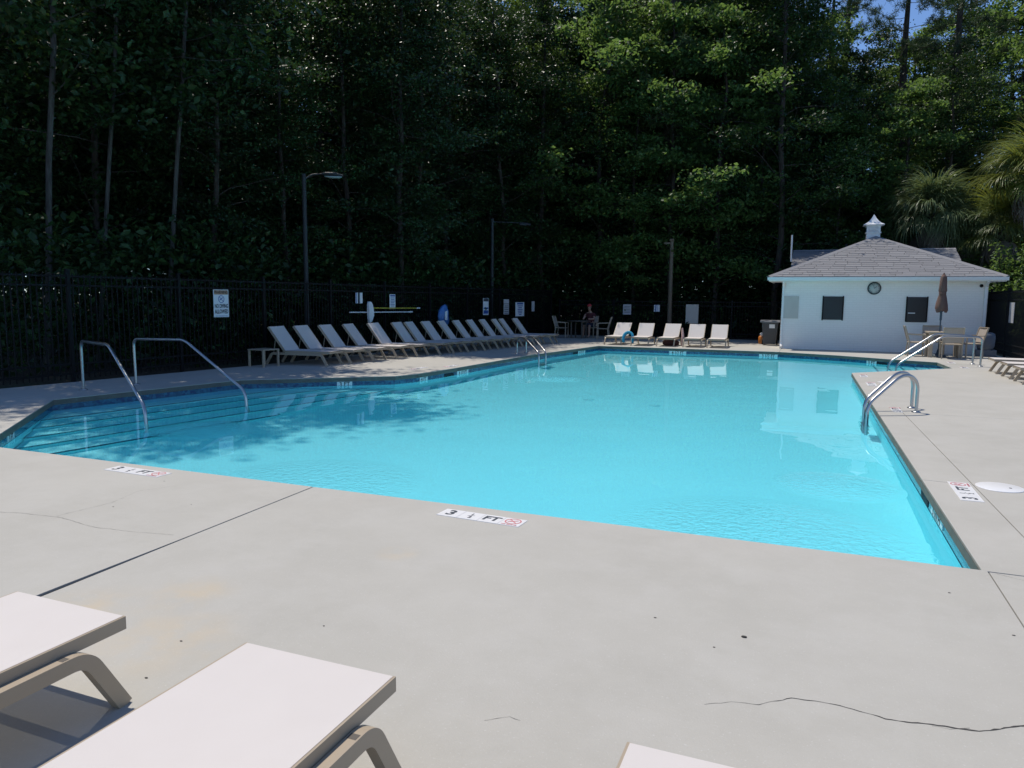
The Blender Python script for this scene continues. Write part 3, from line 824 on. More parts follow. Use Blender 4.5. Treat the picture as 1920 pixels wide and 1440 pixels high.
# left shaded row (foot corner, world) : each one its own label
ROW = [(-10.27, 14.19), (-10.15, 14.96), (-10.02, 15.73), (-9.87, 16.69), (-9.73, 17.54), (-9.58, 18.46), (-9.47, 19.16), (-9.36, 19.79),
       (-9.22, 20.68), (-9.10, 21.45), (-8.97, 22.25), (-8.86, 22.93), (-8.73, 23.68), (-8.63, 24.30), (-8.52, 25.01)]
ORD = ['nearest', 'second', 'third', 'fourth', 'fifth', 'sixth', 'seventh', 'eighth', 'ninth', 'tenth', 'eleventh', 'twelfth', 'thirteenth', 'fourteenth', 'farthest']
EXTRA = {0: 'beside the low side table', 3: 'below the white pole end', 8: 'by the blue bag', 12: 'below the fence signs', 14: 'before the dark table corner'}
proto = None
for i, (x, y) in enumerate(ROW):
    rz = pi / 2 * -1 + RD(-7.5) + pi        # head towards -x
    lab = ('%s lounger in the shaded row by the left fence' % ORD[i]) + ((' ' + EXTRA[i]) if i in EXTRA else ', from the side table' if i < 14 else '')
    if i == 0:
        proto = build_lounger(lounger(lab, (0, 0, 0), 0, group='loungers in the shaded row along the left fence'), 0.92); T = proto
    else:
        T = copy_tree(proto); T['label'] = lab
    rz = math.atan2(0.13, 0.99) + RD(random.uniform(-3.5, 3.5))
    # local -y (head) must map to (-.99,-.13); local x then runs along the row
    T.rotation_euler = (0, 0, -(pi / 2) + rz)
    e = Vector((-0.13, 0.99)).normalized()
    T.location = (x + e.x * 0.33 + random.uniform(-.06, .06), y + e.y * 0.33, 0)
FAR = [(-6.53, 25.55, 'lounger at the left end of the far row, teal towel over its corner'), (-5.55, 25.5, 'second white lounger from the left in the far row, right of the teal towel'),
       (-4.68, 25.58, 'middle white lounger of the far row with a dark bag under it'), (-3.77, 25.6, 'fourth white lounger from the left in the far row, below the pale board'),
       (-2.97, 25.66, 'rightmost white lounger of the far row, nearest the bath house')]
fp = None
for i, (x, y, lab) in enumerate(FAR):
    if fp is None: fp = build_lounger(lounger(lab, (0, 0, 0), 0, group='loungers in the far row facing the camera'), 0.76); T = fp
    else: T = copy_tree(fp); T['label'] = lab
    T.location = (x, y, 0); T.rotation_euler = (0, 0, pi + RD((-3, 2, -1, 1, 2)[i])); T.scale = (0.87, 0.9, 0.92)
rp = None
for i, (y, lab) in enumerate(((19.95, 'farthest of the flat taupe legged loungers at the right edge'), (18.72, 'middle of the flat loungers at the right edge of the deck'), (17.63, 'nearest of the flat loungers at the right edge, mostly out of frame'))):
    if rp is None: rp = build_lounger(lounger(lab, (0, 0, 0), 0, group='flat loungers at the right edge'), 0.02); T = rp
    else: T = copy_tree(rp); T['label'] = lab
    T.location = (3.87, y, 0); T.rotation_euler = (0, 0, pi / 2)

# low side table at the head of the shaded row
T = thing('side_table', 'low square taupe side table at the near end of the shaded lounger row', 'table', (-11.62, 13.55, 0), RD(-6))
MB().rbox(-0.25, 0.25, -0.25, 0.25, 0.375, 0.40, 0.006).ob('table_top', M['taupe'], T)
lm = MB().bx(-0.02, 0.02, -0.02, 0.02, 0, 0.374).mesh('leg', M['taupe'])
for sx in (-1, 1):
    for sy in (-1, 1): mo('leg', lm, T, (sx * 0.22, sy * 0.22, 0))

# ------------------------------------------------------------------ pool rails and ladders
def rail_thing(name, label, cat, paths, r, bases, group=None, treads=None, cor=0.12):
    b0 = Vector(bases[0]); T = thing(name, label, cat, (b0.x, b0.y, 0), 0, group); off = Vector((b0.x, b0.y, 0))
    for p in paths:
        MB().tube([q - off for q in arc(p, cor, 7)], r, 12).ob('rail', M['steel'], T)
    bm_ = MB().lathe([(0.0, 0.0), (0.062, 0.0), (0.062, 0.012), (0.035, 0.024), (0.0, 0.024)], 16).mesh('base_plate', M['steel'])
    for b in bases: mo('base_plate', bm_, T, (b[0] - off.x, b[1] - off.y, 0.0))
    if treads:
        for z in treads[2]:
            a, b = Vector((*treads[0], 0)) - off, Vector((*treads[1], 0)) - off; a.z = b.z = z
            t = (b - a).normalized(); o = MB().box((a + b) / 2, ((b - a).length, 0.09, 0.03), Matrix.Rotation(math.atan2(t.y, t.x), 3, 'Z')).ob('tread', M['steel'], T); RECV.append(o)
    return T
rail_thing('stair_handrail', 'steel handrail over the left pool steps, nearer the camera', 'handrail',
           [[(-11.30, 8.74, 0), (-11.28, 8.725, 0.83), (-9.86, 8.075, 0.845), (-8.43, 7.42, 0.08), (-8.35, 7.383, -0.75)]], 0.024, [(-11.30, 8.74)], 'handrails at the left steps', cor=0.13)
rail_thing('stair_handrail', 'steel handrail over the left pool steps, further from the camera', 'handrail',
           [[(-11.19, 9.694, 0), (-11.205, 9.694, 0.82), (-9.83, 9.508, 0.855), (-8.375, 9.308, 0.08), (-8.30, 9.298, -0.75)]], 0.024, [(-11.19, 9.694)], 'handrails at the left steps', cor=0.13)
rail_thing('stair_handrail', 'long bright handrail at the right pool steps, further from the camera', 'handrail',
           [[(3.945, 22.463, 0), (3.95, 22.465, 0.735), (2.987, 22.07, 0.79), (1.911, 21.627, 0.03), (1.86, 21.606, -0.7)]], 0.024, [(3.945, 22.463)], 'handrails at the right steps', cor=0.14)
rail_thing('stair_handrail', 'long bright handrail at the right pool steps, nearer the camera', 'handrail',
           [[(3.99, 21.736, 0), (3.995, 21.737, 0.735), (3.09, 21.481, 0.755), (2.048, 21.186, 0.0), (2.017, 21.177, -0.7)]], 0.024, [(3.99, 21.736)], 'handrails at the right steps', cor=0.14)
def ladder(label, a0, a1, b0, b1, hgt):
    paths = []
    for (p, q) in ((a0, a1), (b0, b1)):
        p = Vector((*p, 0)); q = Vector((*q, 0)); d = q - p
        f = lambda t, z: p + d * t + Vector((0, 0, z))
        paths.append([f(0, 0), f(0.0, 0.36 * hgt / .55), f(0.04, 0.455 * hgt / .55), f(0.14, 0.525 * hgt / .55), f(0.29, 0.545 * hgt / .55), f(0.44, 0.50 * hgt / .55), f(0.94, 0.19 * hgt / .55), f(1.0, 0.08), f(1.0, -0.85)])
    return rail_thing('pool_ladder', label, 'ladder', paths, 0.024, [a0, b0], treads=(a1, b1, (-0.22, -0.48, -0.74)), cor=0.09)
ladder('curved steel pool ladder on the right deck edge, large and close', (1.463, 12.61), (0.775, 11.99), (1.472, 12.143), (0.785, 11.52), 0.56)
ladder('small curved steel pool ladder on the far left pool edge', (-7.912, 19.94), (-6.80, 18.75), (-7.80, 20.38), (-6.78, 19.25), 0.50)

# ------------------------------------------------------------------ depth markers set in the deck
def no_diving_icon(parent, x, y, z, r, mat='red', person='red'):
    m = MB(); k = 24; ro, ri = r, r * 0.84
    vs = [(x + ro * cos(2 * pi * i / k), y + ro * sin(2 * pi * i / k), z) for i in range(k)] + [(x + ri * cos(2 * pi * i / k), y + ri * sin(2 * pi * i / k), z) for i in range(k)]
    m.add(vs, [(i, (i + 1) % k, k + (i + 1) % k, k + i) for i in range(k)])
    for ang in (-45,): m.box((x, y, z - 0.0002), (ri * 2, r * 0.14, 0.0006), Matrix.Rotation(RD(ang), 3, 'Z'))
    m.box((x + r * 0.1, y + r * 0.12, z - 0.0003), (r * 1.0, r * 0.2, 0.0005), Matrix.Rotation(RD(38), 3, 'Z'))
    m.box((x - r * 0.42, y - r * 0.18, z - 0.0003), (r * 0.5, r * 0.12, 0.0005), Matrix.Rotation(RD(70), 3, 'Z'))
    return m.ob('no_diving_symbol', M[mat], parent, fix=False)
TM = {}
def tmesh(body, size, mat, offs=0.0):
    k = (body, size, mat, offs)
    if k not in TM: TM[k] = text_mesh(body, size, M[mat], offs=offs)
    return TM[k]
def deck_marker(label, x, y, rz, depth=('3', '1/2', 'FT'), s=0.168, rich=True):
    T = thing('depth_marker', label, 'depth marker', (x, y, 0.0), rz, 'depth markers set in the deck')
    k = len(depth) + 1; tm = MB().rbox(-s / 2 + .0015, s / 2 - .0015, -s / 2, s / 2, -0.004, 0.004, 0.001).mesh('tile', M['tile'])
    for i in range(k):
        cx = (i - (k - 1) / 2) * s; t = mo('tile', tm, T, (cx, 0, 0))
        if i < len(depth):
            d = depth[i]
            if d == '1/2':
                mo('lettering', tmesh('1', 0.058, 'inkgrey', 0.0012), t, (-0.004, 0.030, 0.0050)); mo('lettering', tmesh('2', 0.058, 'inkgrey', 0.0012), t, (0.006, -0.036, 0.0050))
                MB().box((0, 0, 0.0046), (0.055, 0.005, 0.001), Matrix.Rotation(RD(25), 3, 'Z')).ob('fraction_bar', M['inkgrey'], t)
            else:
                mo('lettering', tmesh(d, 0.155 if len(d) == 1 else 0.125, 'inkgrey', 0.0035), t, (0, 0, 0.0050))
        else:
            no_diving_icon(t, 0, 0.012, 0.0055, 0.062)
            mo('lettering', tmesh('NO DIVING', 0.023, 'red', 0.0003), t, (0, -0.067, 0.0050))
    return T
deck_marker('3 1/2 FT no diving tile strip in the middle of the near pool edge', -2.175, 4.81, RD(-3.2))
deck_marker('3 1/2 FT no diving tile strip at the near pool edge on the left', -5.63, 4.845, RD(-1.5))
deck_marker('3 1/2 FT no diving tile strip turned sideways beside the round skimmer lid', 1.28, 7.17, RD(90))
deck_marker('white depth tile strip between the posts of the large ladder', 1.225, 12.3, RD(90), s=0.13)
deck_marker('white depth tile strip on the right deck beyond the large ladder', 1.13, 15.98, RD(90))
deck_marker('white depth tile strip at the far corner of the right deck', 1.09, 17.72, RD(90), s=0.15)
deck_marker('white depth tile strip on the sunlit left deck, further from the pool edge', -8.25, 14.75, RD(-90))
deck_marker('white depth tile strip on the sunlit left deck, close to the pool edge', -7.85, 15.6, RD(-90))
deck_marker('white depth tile strip on the deck behind the right steps, further away', 3.50, 22.75, RD(90), ('3', 'FT'))
deck_marker('white depth tile strip on the deck behind the right steps, near the rail feet', 3.55, 21.2, RD(90), ('3', 'FT'))
L = thing('skimmer_lid', 'round white skimmer lid set in the right deck beside the sideways depth strip', 'lid', (1.59, 7.455, 0))
MB().lathe([(0.0, 0.0005), (0.185, 0.0005), (0.185, 0.004), (0.178, 0.007), (0.0, 0.007)], 32).ob('cover', M['tile'], L)
MB().lathe([(0.0, 0.007), (0.013, 0.007), (0.013, 0.0085), (0.0, 0.0085)], 10).ob('finger_hole', M['ink'], L, (0.075, -0.02, 0))
L = thing('skimmer_lid', 'tiny white skimmer lid far up the right deck near the pool edge', 'lid', (1.40, 16.5, 0))
MB().lathe([(0.0, 0.0005), (0.13, 0.0005), (0.13, 0.004), (0.0, 0.006)], 20).ob('cover', M['tile'], L)

# depth markers on the waterline tile
def wall_marker(label, x, y, body, wd, z=-0.140):
    q, a = wall_frame(x, y)
    T = thing('waterline_marker', label, 'depth marker', (q.x, q.y, 0), a, 'depth markers on the waterline tile')
    o = MB().bx(-wd / 2, wd / 2, -0.008, 0.004, z - 0.062, z + 0.05).ob('plate', M['tile'], T); RECV.append(o)
    me = tmesh(body, 0.115, 'ink', 0.002); o2 = mo('lettering', me, o, (0, -0.0095, z)); o2.rotation_euler = (RD(90), 0, 0); RECV.append(o2)
wall_marker('3 FT marker on the waterline by the left steps, large and dark lettered', -8.63, 12.4, '3 FT', 0.30)
wall_marker('4 FT marker on the left waterline just past the bend', -7.6, 13.9, '4 FT', 0.30)
wall_marker('4 1/2 FT marker on the left waterline beside a skimmer mouth', -7.5, 15.6, '4 1/2 FT', 0.56)
wall_marker('marker on the far left waterline near the far corner', -6.9, 23.4, '4 1/2 FT', 0.56)
wall_marker('4 1/2 FT marker on the far waterline below the white loungers', -4.1, 24.8, '4 1/2 FT', 0.56)
wall_marker('3 1/2 FT marker on the far waterline left of the bath house', -1.25, 24.83, '3 1/2 FT', 0.56)
wall_marker('3 FT marker on the waterline below the right half of the bath house', 1.62, 23.55, '3 FT', 0.30)
wall_marker('3 FT marker on the near left waterline at the picture edge', -8.95, 5.95, '3 FT', 0.30)
wall_marker('3 1/2 FT marker on the near right waterline, seen edge on', 1.02, 6.75, '3 1/2 FT', 0.56)

# ------------------------------------------------------------------ table group by the bath house
def chair(label, loc, rz, group):
    T = thing('patio_chair', label, 'chair', loc, rz, group)       # faces local -y
    MB().rbox(-0.24, 0.24, -0.22, 0.24, 0.40, 0.43, 0.01).ob('seat', M['taupe'], T)
    b = MB(); vs = []
    for j in range(5):
        for i in range(3): vs.append((-0.23 + 0.23 * i, 0.23 + 0.13 * j / 4 + (0.012 if i == 1 else 0), 0.46 + 0.42 * j / 4))
    b.add(vs, [(j * 3 + i, j * 3 + i + 1, j * 3 + i + 4, j * 3 + i + 3) for j in range(4) for i in range(2)], True)
    b.ob('back_sling', M['tan'], T, fix=False)
    fr = MB()
    for s in (-1, 1): fr.bar(arc([(s * 0.25, 0.26, 0.0), (s * 0.25, 0.22, 0.42), (s * 0.25, 0.365, 0.90)], 0.05, 3), 0.03, 0.035, up=(0, 1, 0))
    fr.bx(-0.25, 0.25, 0.345, 0.375, 0.87, 0.90)
    fr.ob('back_frame', M['taupe'], T)
    lm = MB().bx(-0.018, 0.018, -0.018, 0.018, 0, 0.40).mesh('leg', M['taupe'])
    for s in (-1, 1):
        mo('leg', lm, T, (s * 0.245, -0.20, 0))
        MB().bar(arc([(s * 0.262, -0.20, 0.40), (s * 0.262, -0.20, 0.63), (s * 0.262, 0.27, 0.65)], 0.04, 3), 0.035, 0.025, up=(0, 1, 0.2)).ob('armrest', M['taupe'], T)
    return T
TX, TY = 3.62, 25.05
T = thing('patio_table', 'taupe patio table with four chunky legs beside the bath house', 'table', (TX, TY, 0))
MB().rbox(-0.46, 0.46, -0.42, 0.42, 0.70, 0.745, 0.008).ob('table_top', M['taupe'], T)
lm = MB().bx(-0.055, 0.055, -0.055, 0.055, 0, 0.698).mesh('leg', M['taupe'])
for sx in (-1, 1):
    for sy in (-1, 1): mo('leg', lm, T, (sx * 0.38, sy * 0.34, 0))
GC = 'chairs around the table by the bath house'
chair('taupe patio chair left of the umbrella table, seen from its side', (2.93, 25.1, 0), RD(90), GC)
chair('taupe patio chair behind the umbrella table, against the wall', (3.45, 25.72, 0), RD(3), GC)
chair('taupe patio chair in front of the umbrella table, its back to the camera', (3.72, 24.42, 0), RD(180), GC)
chair('taupe patio chair right of the umbrella table, pale back turned left', (4.30, 25.1, 0), RD(-75), GC)
U = thing('patio_umbrella', 'closed brown patio umbrella tied up above the table', 'umbrella', (3.50, 25.05, 0))
MB().tube([(0, 0, 0.06), (0.0, 0, 2.42)], 0.02, 10).ob('pole', M['umbp'], U)
MB().lathe([(0, 0), (0.22, 0.0), (0.22, 0.05), (0.06, 0.09), (0.03, 0.22), (0, 0.22)], 20).ob('base', M['umbp'], U)
cv = MB(); k = 16; vs = []
prof = [(0.03, 2.42), (0.075, 2.33), (0.085, 2.1), (0.098, 1.95), (0.075, 1.87), (0.10, 1.75), (0.135, 1.55), (0.148, 1.40), (0.12, 1.33)]
for r, z in prof:
    for i in range(k): a = 2 * pi * i / k; rr = r * (1 + 0.20 * (1 if i % 2 else -1)); vs.append((rr * cos(a), rr * sin(a), z + 0.03 * sin(3 * a) * (1 if z < 1.6 else 0)))
cv.add(vs, [(l * k + i, l * k + (i + 1) % k, (l + 1) * k + (i + 1) % k, (l + 1) * k + i) for l in range(len(prof) - 1) for i in range(k)] + [tuple(range(k))], True)
cn = cv.ob('canopy', M['umb'], U)
MB().lathe([(0.088, -0.02), (0.098, -0.02), (0.098, 0.02), (0.088, 0.02)], 16).ob('tie', M['umb'], cn, (0, 0, 1.87))
MB().lathe([(0, 0), (0.03, 0), (0.02, 0.05), (0, 0.06)], 10).ob('finial', M['umb'], U, (0, 0, 2.41))
MB().tube([(0, 0, 1.08), (0, 0, 1.36)], 0.032, 10).ob('crank_housing', M['umbp'], U)
B = thing('waste_barrel', 'round slate grey barrel on a square base by the right corner of the wall', 'barrel', (4.86, 26.0, 0))
MB().lathe([(0, 0.2), (0.20, 0.2), (0.24, 0.32), (0.25, 0.55), (0.23, 0.68), (0.15, 0.72), (0, 0.73)], 20).ob('drum', M['barrel'], B)
MB().rbox(-0.27, 0.27, -0.2, 0.2, 0.0, 0.2, 0.01).ob('base', M['barrel'], B)

# bin and orange jug left of the bath house
B = thing('rubbish_bin', 'dark grey wheeled rubbish bin with lighter lid at the left corner of the bath house', 'bin', (-1.42, 28.6, 0))
m = MB(); vs = []
for z, s in ((0.05, 0.8), (0.82, 1.0)): vs += [(-0.27 * s, -0.30 * s, z), (0.27 * s, -0.30 * s, z), (0.27 * s, 0.30 * s, z), (-0.27 * s, 0.30 * s, z)]
m.add(vs, [(3, 2, 1, 0), (4, 5, 6, 7), (0, 1, 5, 4), (1, 2, 6, 5), (2, 3, 7, 6), (3, 0, 4, 7)]); m.ob('body', M['binp'], B)
lid = MB(); lid.sweep([(-0.33, 0, 0.86), (0.33, 0, 0.86)], [(-0.36, -0.035), (0.34, -0.035), (0.34, 0.0), (0.2, 0.045), (-0.2, 0.045), (-0.36, 0.0)], smooth=False); lid.ob('lid', M['binlid'], B)
MB().bx(-0.02, 0.17, -0.299, -0.288, 0.62, 0.76).ob('sticker', M['signw'], B)
for s in (-1, 1): MB().lathe([(0, -0.025), (0.1, -0.025), (0.1, 0.025), (0, 0.025)], 14).xf(Matrix.Rotation(RD(90), 4, 'Y')).ob('wheel', M['black'], B, (s * 0.25, 0.24, 0.1))
J = thing('drink_jug', 'small orange jug with white lid beside the rubbish bin', 'jug', (-1.72, 29.2, 0))
MB().lathe([(0, 0), (0.12, 0.0), (0.135, 0.05), (0.13, 0.26), (0.09, 0.30), (0, 0.30)], 16).ob('body', M['orange'], J)
MB().lathe([(0, 0.30), (0.085, 0.30), (0.08, 0.40), (0.03, 0.42), (0, 0.42)], 16).ob('lid', M['white'], J)

# things on the far loungers
tw = MB(); P = [Vector((-6.14, 25.66, 0.10)), Vector((-6.17, 25.70, 0.27)), Vector((-6.12, 25.78, 0.40)), Vector((-5.99, 25.80, 0.46)), Vector((-5.86, 25.76, 0.40)), Vector((-5.82, 25.7, 0.24)), Vector((-5.83, 25.66, 0.08))]
tw.sweep(arc(P, 0.08, 4), [(0.08 * cos(t) * (1 + .15 * sin(3 * t)), 0.05 * sin(t)) for t in [2 * pi * i / 12 for i in range(12)]])
tag(tw.ob('towel', M['teal']), 'teal towel slung over the corner of the left lounger in the far row', 'towel')
bg = MB(); vs = []; k = 14
for j, (z, s) in enumerate(((0.04, 0.7), (0.07, 1.0), (0.17, 1.05), (0.24, 0.8), (0.27, 0.35))):
    for i in range(k): a = 2 * pi * i / k; vs.append((0.26 * s * cos(a) * (1 + .1 * sin(2 * a + j)), 0.17 * s * sin(a) * (1 + .12 * cos(3 * a)), z - 0.03))
bg.add(vs, [(l * k + i, l * k + (i + 1) % k, (l + 1) * k + (i + 1) % k, (l + 1) * k + i) for l in range(4) for i in range(k)] + [tuple(range(k)), tuple(range(4 * k, 5 * k))], True)
tag(bg.ob('bag', M['maroon'], None, (-4.58, 26.2, 0)), 'soft dark red bag lying under the middle lounger of the far row', 'bag')
cl = MB(); P = [Vector((-4.22, 26.35, 0.62)), Vector((-4.20, 26.3, 0.45)), Vector((-4.17, 26.2, 0.28)), Vector((-4.16, 26.15, 0.08)), Vector((-4.17, 26.16, 0.01))]
cl.sweep(P, [(0.10 * cos(t) * (1 + .25 * sin(3 * t)), 0.05 * sin(t)) for t in [2 * pi * i / 12 for i in range(12)]], scales=(0.55, 0.9, 1.0, 1.0, 0.8))
tag(cl.ob('beach_towel', M['pinkt']), 'pink patterned towel hanging between the third and fourth far loungers', 'towel')

# ------------------------------------------------------------------ signs, rescue gear and lamp posts
FT = (FB - FA).normalized(); FANG = math.atan2(FT.y, FT.x)
def on_fence(Y): s = (Y - FA.y) / (FB.y - FA.y); return FA + (FB - FA) * s
def sign(label, x, y, rz, w, h, z, face='signw', bars=(), texts=(), icon=None, cat='sign'):
    """plate facing local -y"""
    T = thing('sign', label, cat, (x, y, z), rz, None)
    p = MB().rbox(-w / 2, w / 2, -0.006, 0.006, -h / 2, h / 2, 0.002).ob('plate', M[face], T)
    for (cx, cz, bw, bh, mat) in bars: MB().bx(cx * w - bw * w / 2, cx * w + bw * w / 2, -0.0085, -0.0063, cz * h - bh * h / 2, cz * h + bh * h / 2).ob('print', M[mat], p)
    for (body, cz, size, mat) in texts:
        o = mo('lettering', tmesh(body, size, mat, size * 0.02), p, (0, -0.0095, cz * h)); o.rotation_euler = (RD(90), 0, 0)
        o.scale = (min(1.0, 0.88 * w / max(v.co.x for v in o.data.vertices) / 2), 1, 1)
    if icon:
        o = no_diving_icon(p, 0, 0, 0, icon[1], 'blue'); o.rotation_euler = (RD(90), 0, 0); o.location = (0, -0.009, icon[0] * h)
    return T
LRZ = FANG            # left fence runs away from the camera; its pool face is local -y after rotating by FANG
def lsign(label, Y, w, h, z, **k):
    p = on_fence(Y); nrm = Vector((FT.y, -FT.x)); q = p + nrm * 0.05; return sign(label, q.x, q.y, LRZ, w, h, z, **k)
lsign('WARNING NO DIVING ALLOWED sign with orange header on the left fence', 13.15, 0.42, 0.62, 1.425,
      bars=((0, 0.40, 0.92, 0.16, 'orangeh'), (0, -0.455, 0.8, 0.014, 'blue')), texts=(('WARNING', 0.40, 0.095, 'ink'), ('NO DIVING', -0.10, 0.125, 'ink'), ('ALLOWED', -0.30, 0.128, 'ink')), icon=(0.155, 0.085))
lsign('small white sign split by a dark band, above the white pool pole', 17.95, 0.30, 0.30, 1.57, bars=((-0.06, 0, 0.30, 0.98, 'inkgrey'), (-0.42, 0, 0.12, 0.98, 'blue')))
lsign('white text sign above the yellow pole on the left fence', 19.5, 0.28, 0.44, 1.47, bars=[(0, 0.40, 0.8, 0.10, 'blue')] + [(0, 0.25 - 0.11 * i, 0.7 - 0.1 * (i % 2), 0.045, 'blue') for i in range(6)])
lsign('tall white sign with dark header and blue panel on the left fence', 25.15, 0.40, 0.62, 1.29, bars=((0, 0.40, 0.9, 0.18, 'inkgrey'), (0, -0.10, 0.85, 0.10, 'blue'), (0, -0.32, 0.85, 0.2, 'blue')))
lsign('narrow grey text sign between the tall blue panelled sign and the rules board', 26.75, 0.42, 0.58, 1.27, face='signg', bars=[(0, 0.2, 0.95, 0.04, 'ink')] + [(0, 0.06 - 0.12 * i, 0.8, 0.05, 'inkgrey') for i in range(5)])
lsign('wide rules board with rows of blue lettering on the left fence', 27.9, 0.76, 0.56, 1.17, bars=[(0, 0.40, 0.7, 0.12, 'blue')] + [(0.02, 0.24 - 0.125 * i, (0.6, 0.4, 0.55, 0.5, 0.45, 0.3)[i], 0.06, 'blue') for i in range(6)])
lsign('narrow plain pale sign right of the rules board', 29.1, 0.26, 0.42, 1.28, face='signg')
sign('small grey sign on the far fence left of the lounger backs', -7.5, 31.84, 0, 0.36, 0.44, 1.17, face='signg', bars=[(0, 0.3 - 0.15 * i, 0.7, 0.04, 'inkgrey') for i in range(5)])
sign('small white sign with two dark stripes on the far fence', -6.22, 31.84, 0, 0.27, 0.29, 1.24, bars=((-0.12, 0, 0.16, 0.95, 'blue'), (0.2, 0, 0.06, 0.95, 'blue'), (-0.44, 0, 0.12, 0.98, 'inkgrey')))
sign('large blank pale board on the far fence behind the white loungers', -4.72, 31.84, 0, 0.52, 0.80, 1.02, face='beige', cat='board')
sign('narrow pale sign on the dark right fence', 5.44, 25.9, RD(-90), 0.55, 0.60, 1.32, face='signg')

def pole_on_fence(label, name, y0, y1, z, mat, tip):
    a = on_fence(y0); b = on_fence(y1); nrm = Vector((FT.y, -FT.x)) * 0.08
    T = thing(name, label, 'pole', (a.x + nrm.x, a.y + nrm.y, z), FANG); Ln = (b - a).length
    MB().tube([(0, 0, 0), (Ln, 0, -0.02)], 0.017, 8).ob('shaft', M[mat], T)
    MB().tube([(Ln, 0, -0.02), (Ln + 0.18, 0, -0.02)], 0.024, 8).ob('grip', M[tip], T)
    return T
T = pole_on_fence('long white pool pole with a white net head hung on the left fence', 'pool_pole', 17.5, 20.3, 1.17, 'signw', 'signw')
hd = MB(); vs = []
pro = [(-0.03, 0.30), (0.06, 0.29), (0.12, 0.2), (0.15, 0.05), (0.16, -0.1), (0.12, -0.2), (0.07, -0.28), (-0.01, -0.31), (-0.05, -0.2), (-0.06, 0.0), (-0.06, 0.2)]
hd.add([(x, -0.03 - .02 * cos(z * 4), z) for x, z in pro] + [(x, 0.03, z) for x, z in pro], [tuple(range(len(pro))), tuple(range(2 * len(pro) - 1, len(pro) - 1, -1))] + [(i, (i + 1) % 11, 11 + (i + 1) % 11, 11 + i) for i in range(11)])
hd.ob('net_head', M['signw'], T, (0.80, -0.05, 0.0))
pole_on_fence('yellow pool pole with white end hung above the white pole', 'pool_pole', 18.4, 20.7, 1.285, 'yellow', 'signw')
p = on_fence(22.1); nrm = Vector((FT.y, -FT.x))
bg = MB(); k = 14; vs = []; pro = [(0.02, 0.36, 0.10), (0.14, 0.30, 0.05), (0.24, 0.16, 0.0), (0.29, 0.0, -0.02), (0.27, -0.16, 0.0), (0.21, -0.28, 0.06), (0.12, -0.36, 0.04)]
random.seed(5)
for r, z, sx in pro:
    for i in range(k): a = 2 * pi * i / k; rr = r * (1 + random.uniform(-.14, .14)); vs.append((sx + rr * cos(a), 0.45 * rr * sin(a), z))
bg.add(vs, [(l * k + i, l * k + (i + 1) % k, (l + 1) * k + (i + 1) % k, (l + 1) * k + i) for l in range(6) for i in range(k)] + [tuple(range(k)), tuple(range(6 * k, 7 * k))], True)
T = thing('vinyl_bag', 'crumpled blue and white vinyl bag hanging on the left fence', 'bag', (p.x + nrm.x * 0.18, p.y + nrm.y * 0.18, 1.02), FANG)
bg.ob('body', M['bag'], T)
MB().tube(arc([(0.0, 0.05, 0.34), (0.02, 0.12, 0.46), (0.06, 0.05, 0.36)], 0.05, 4), 0.008, 6).ob('strap', M['black'], T)
MB().add([(-0.12, -0.14, 0.12), (0.02, -0.15, 0.16), (0.0, -0.16, -0.16), (-0.14, -0.145, -0.14)], [(0, 1, 2, 3)]).ob('white_panel', M['signw'], T)

def lamp_post(label, x, y, h, r, mat, head, rz):
    T = thing('lamp_post', label, 'lamp post', (x, y, -0.045), rz)
    MB().tube([(0, 0, 0), (0, 0, h)], r, 12, scales=(1.15, 0.85)).ob('pole', M[mat], T)
    if head == 'cobra':
        MB().tube(arc([(0, 0, h - 0.15), (0.2, 0, h + 0.0), (0.55, 0, h + 0.02)], 0.1, 4), 0.022, 8).ob('arm', M[mat], T)
        o = MB(); o.sweep([(0.40, 0, h + 0.01), (0.55, 0, h + 0.03), (0.8, 0, h + 0.03), (1.0, 0, h)], [(0.11 * cos(t), 0.05 * sin(t)) for t in [2 * pi * i / 12 for i in range(12)]], scales=(0.35, 0.9, 1.0, 0.4)); o = o.ob('lamp_head', M['greyp'], T)
        m = MB(); m.sweep([(0.52, 0, h - 0.035), (0.66, 0, h - 0.05), (0.9, 0, h - 0.045), (0.97, 0, h - 0.03)], [(0.10 * cos(t), 0.03 * sin(t)) for t in [2 * pi * i / 10 for i in range(10)]], scales=(0.4, 1, 1, 0.3)); m.ob('lens', M['lampw'], o)
    elif head == 'arm':
        MB().tube([(0, 0, h - 0.12), (1.4, 0, h - 0.16)], 0.02, 8).ob('arm', M[mat], T)
        MB().rbox(1.05, 1.5, -0.09, 0.09, h - 0.25, h - 0.17, 0.02).ob('lamp_head', M['greyp'], T)
    else:
        MB().rbox(-0.32, -0.05, -0.10, 0.10, h - 0.16, h - 0.08, 0.02).ob('lamp_head', M['wood'], T)
        MB().rbox(-0.09, 0.09, -0.09, 0.09, h - 0.03, h + 0.06, 0.02).ob('photocell', M['wood'], T)
    return T
lamp_post('grey lamp post with a cobra head lamp behind the left fence', -12.50, 16.30, 4.82, 0.062, 'greyp', 'cobra', RD(36))
lamp_post('grey lamp post with a thin side arm behind the rules boards', -11.75, 26.87, 4.72, 0.075, 'greyp', 'arm', RD(24))
lamp_post('brown lamp post with a small box lamp at the far fence', -5.62, 31.6, 4.12, 0.085, 'wood', 'box', RD(8))

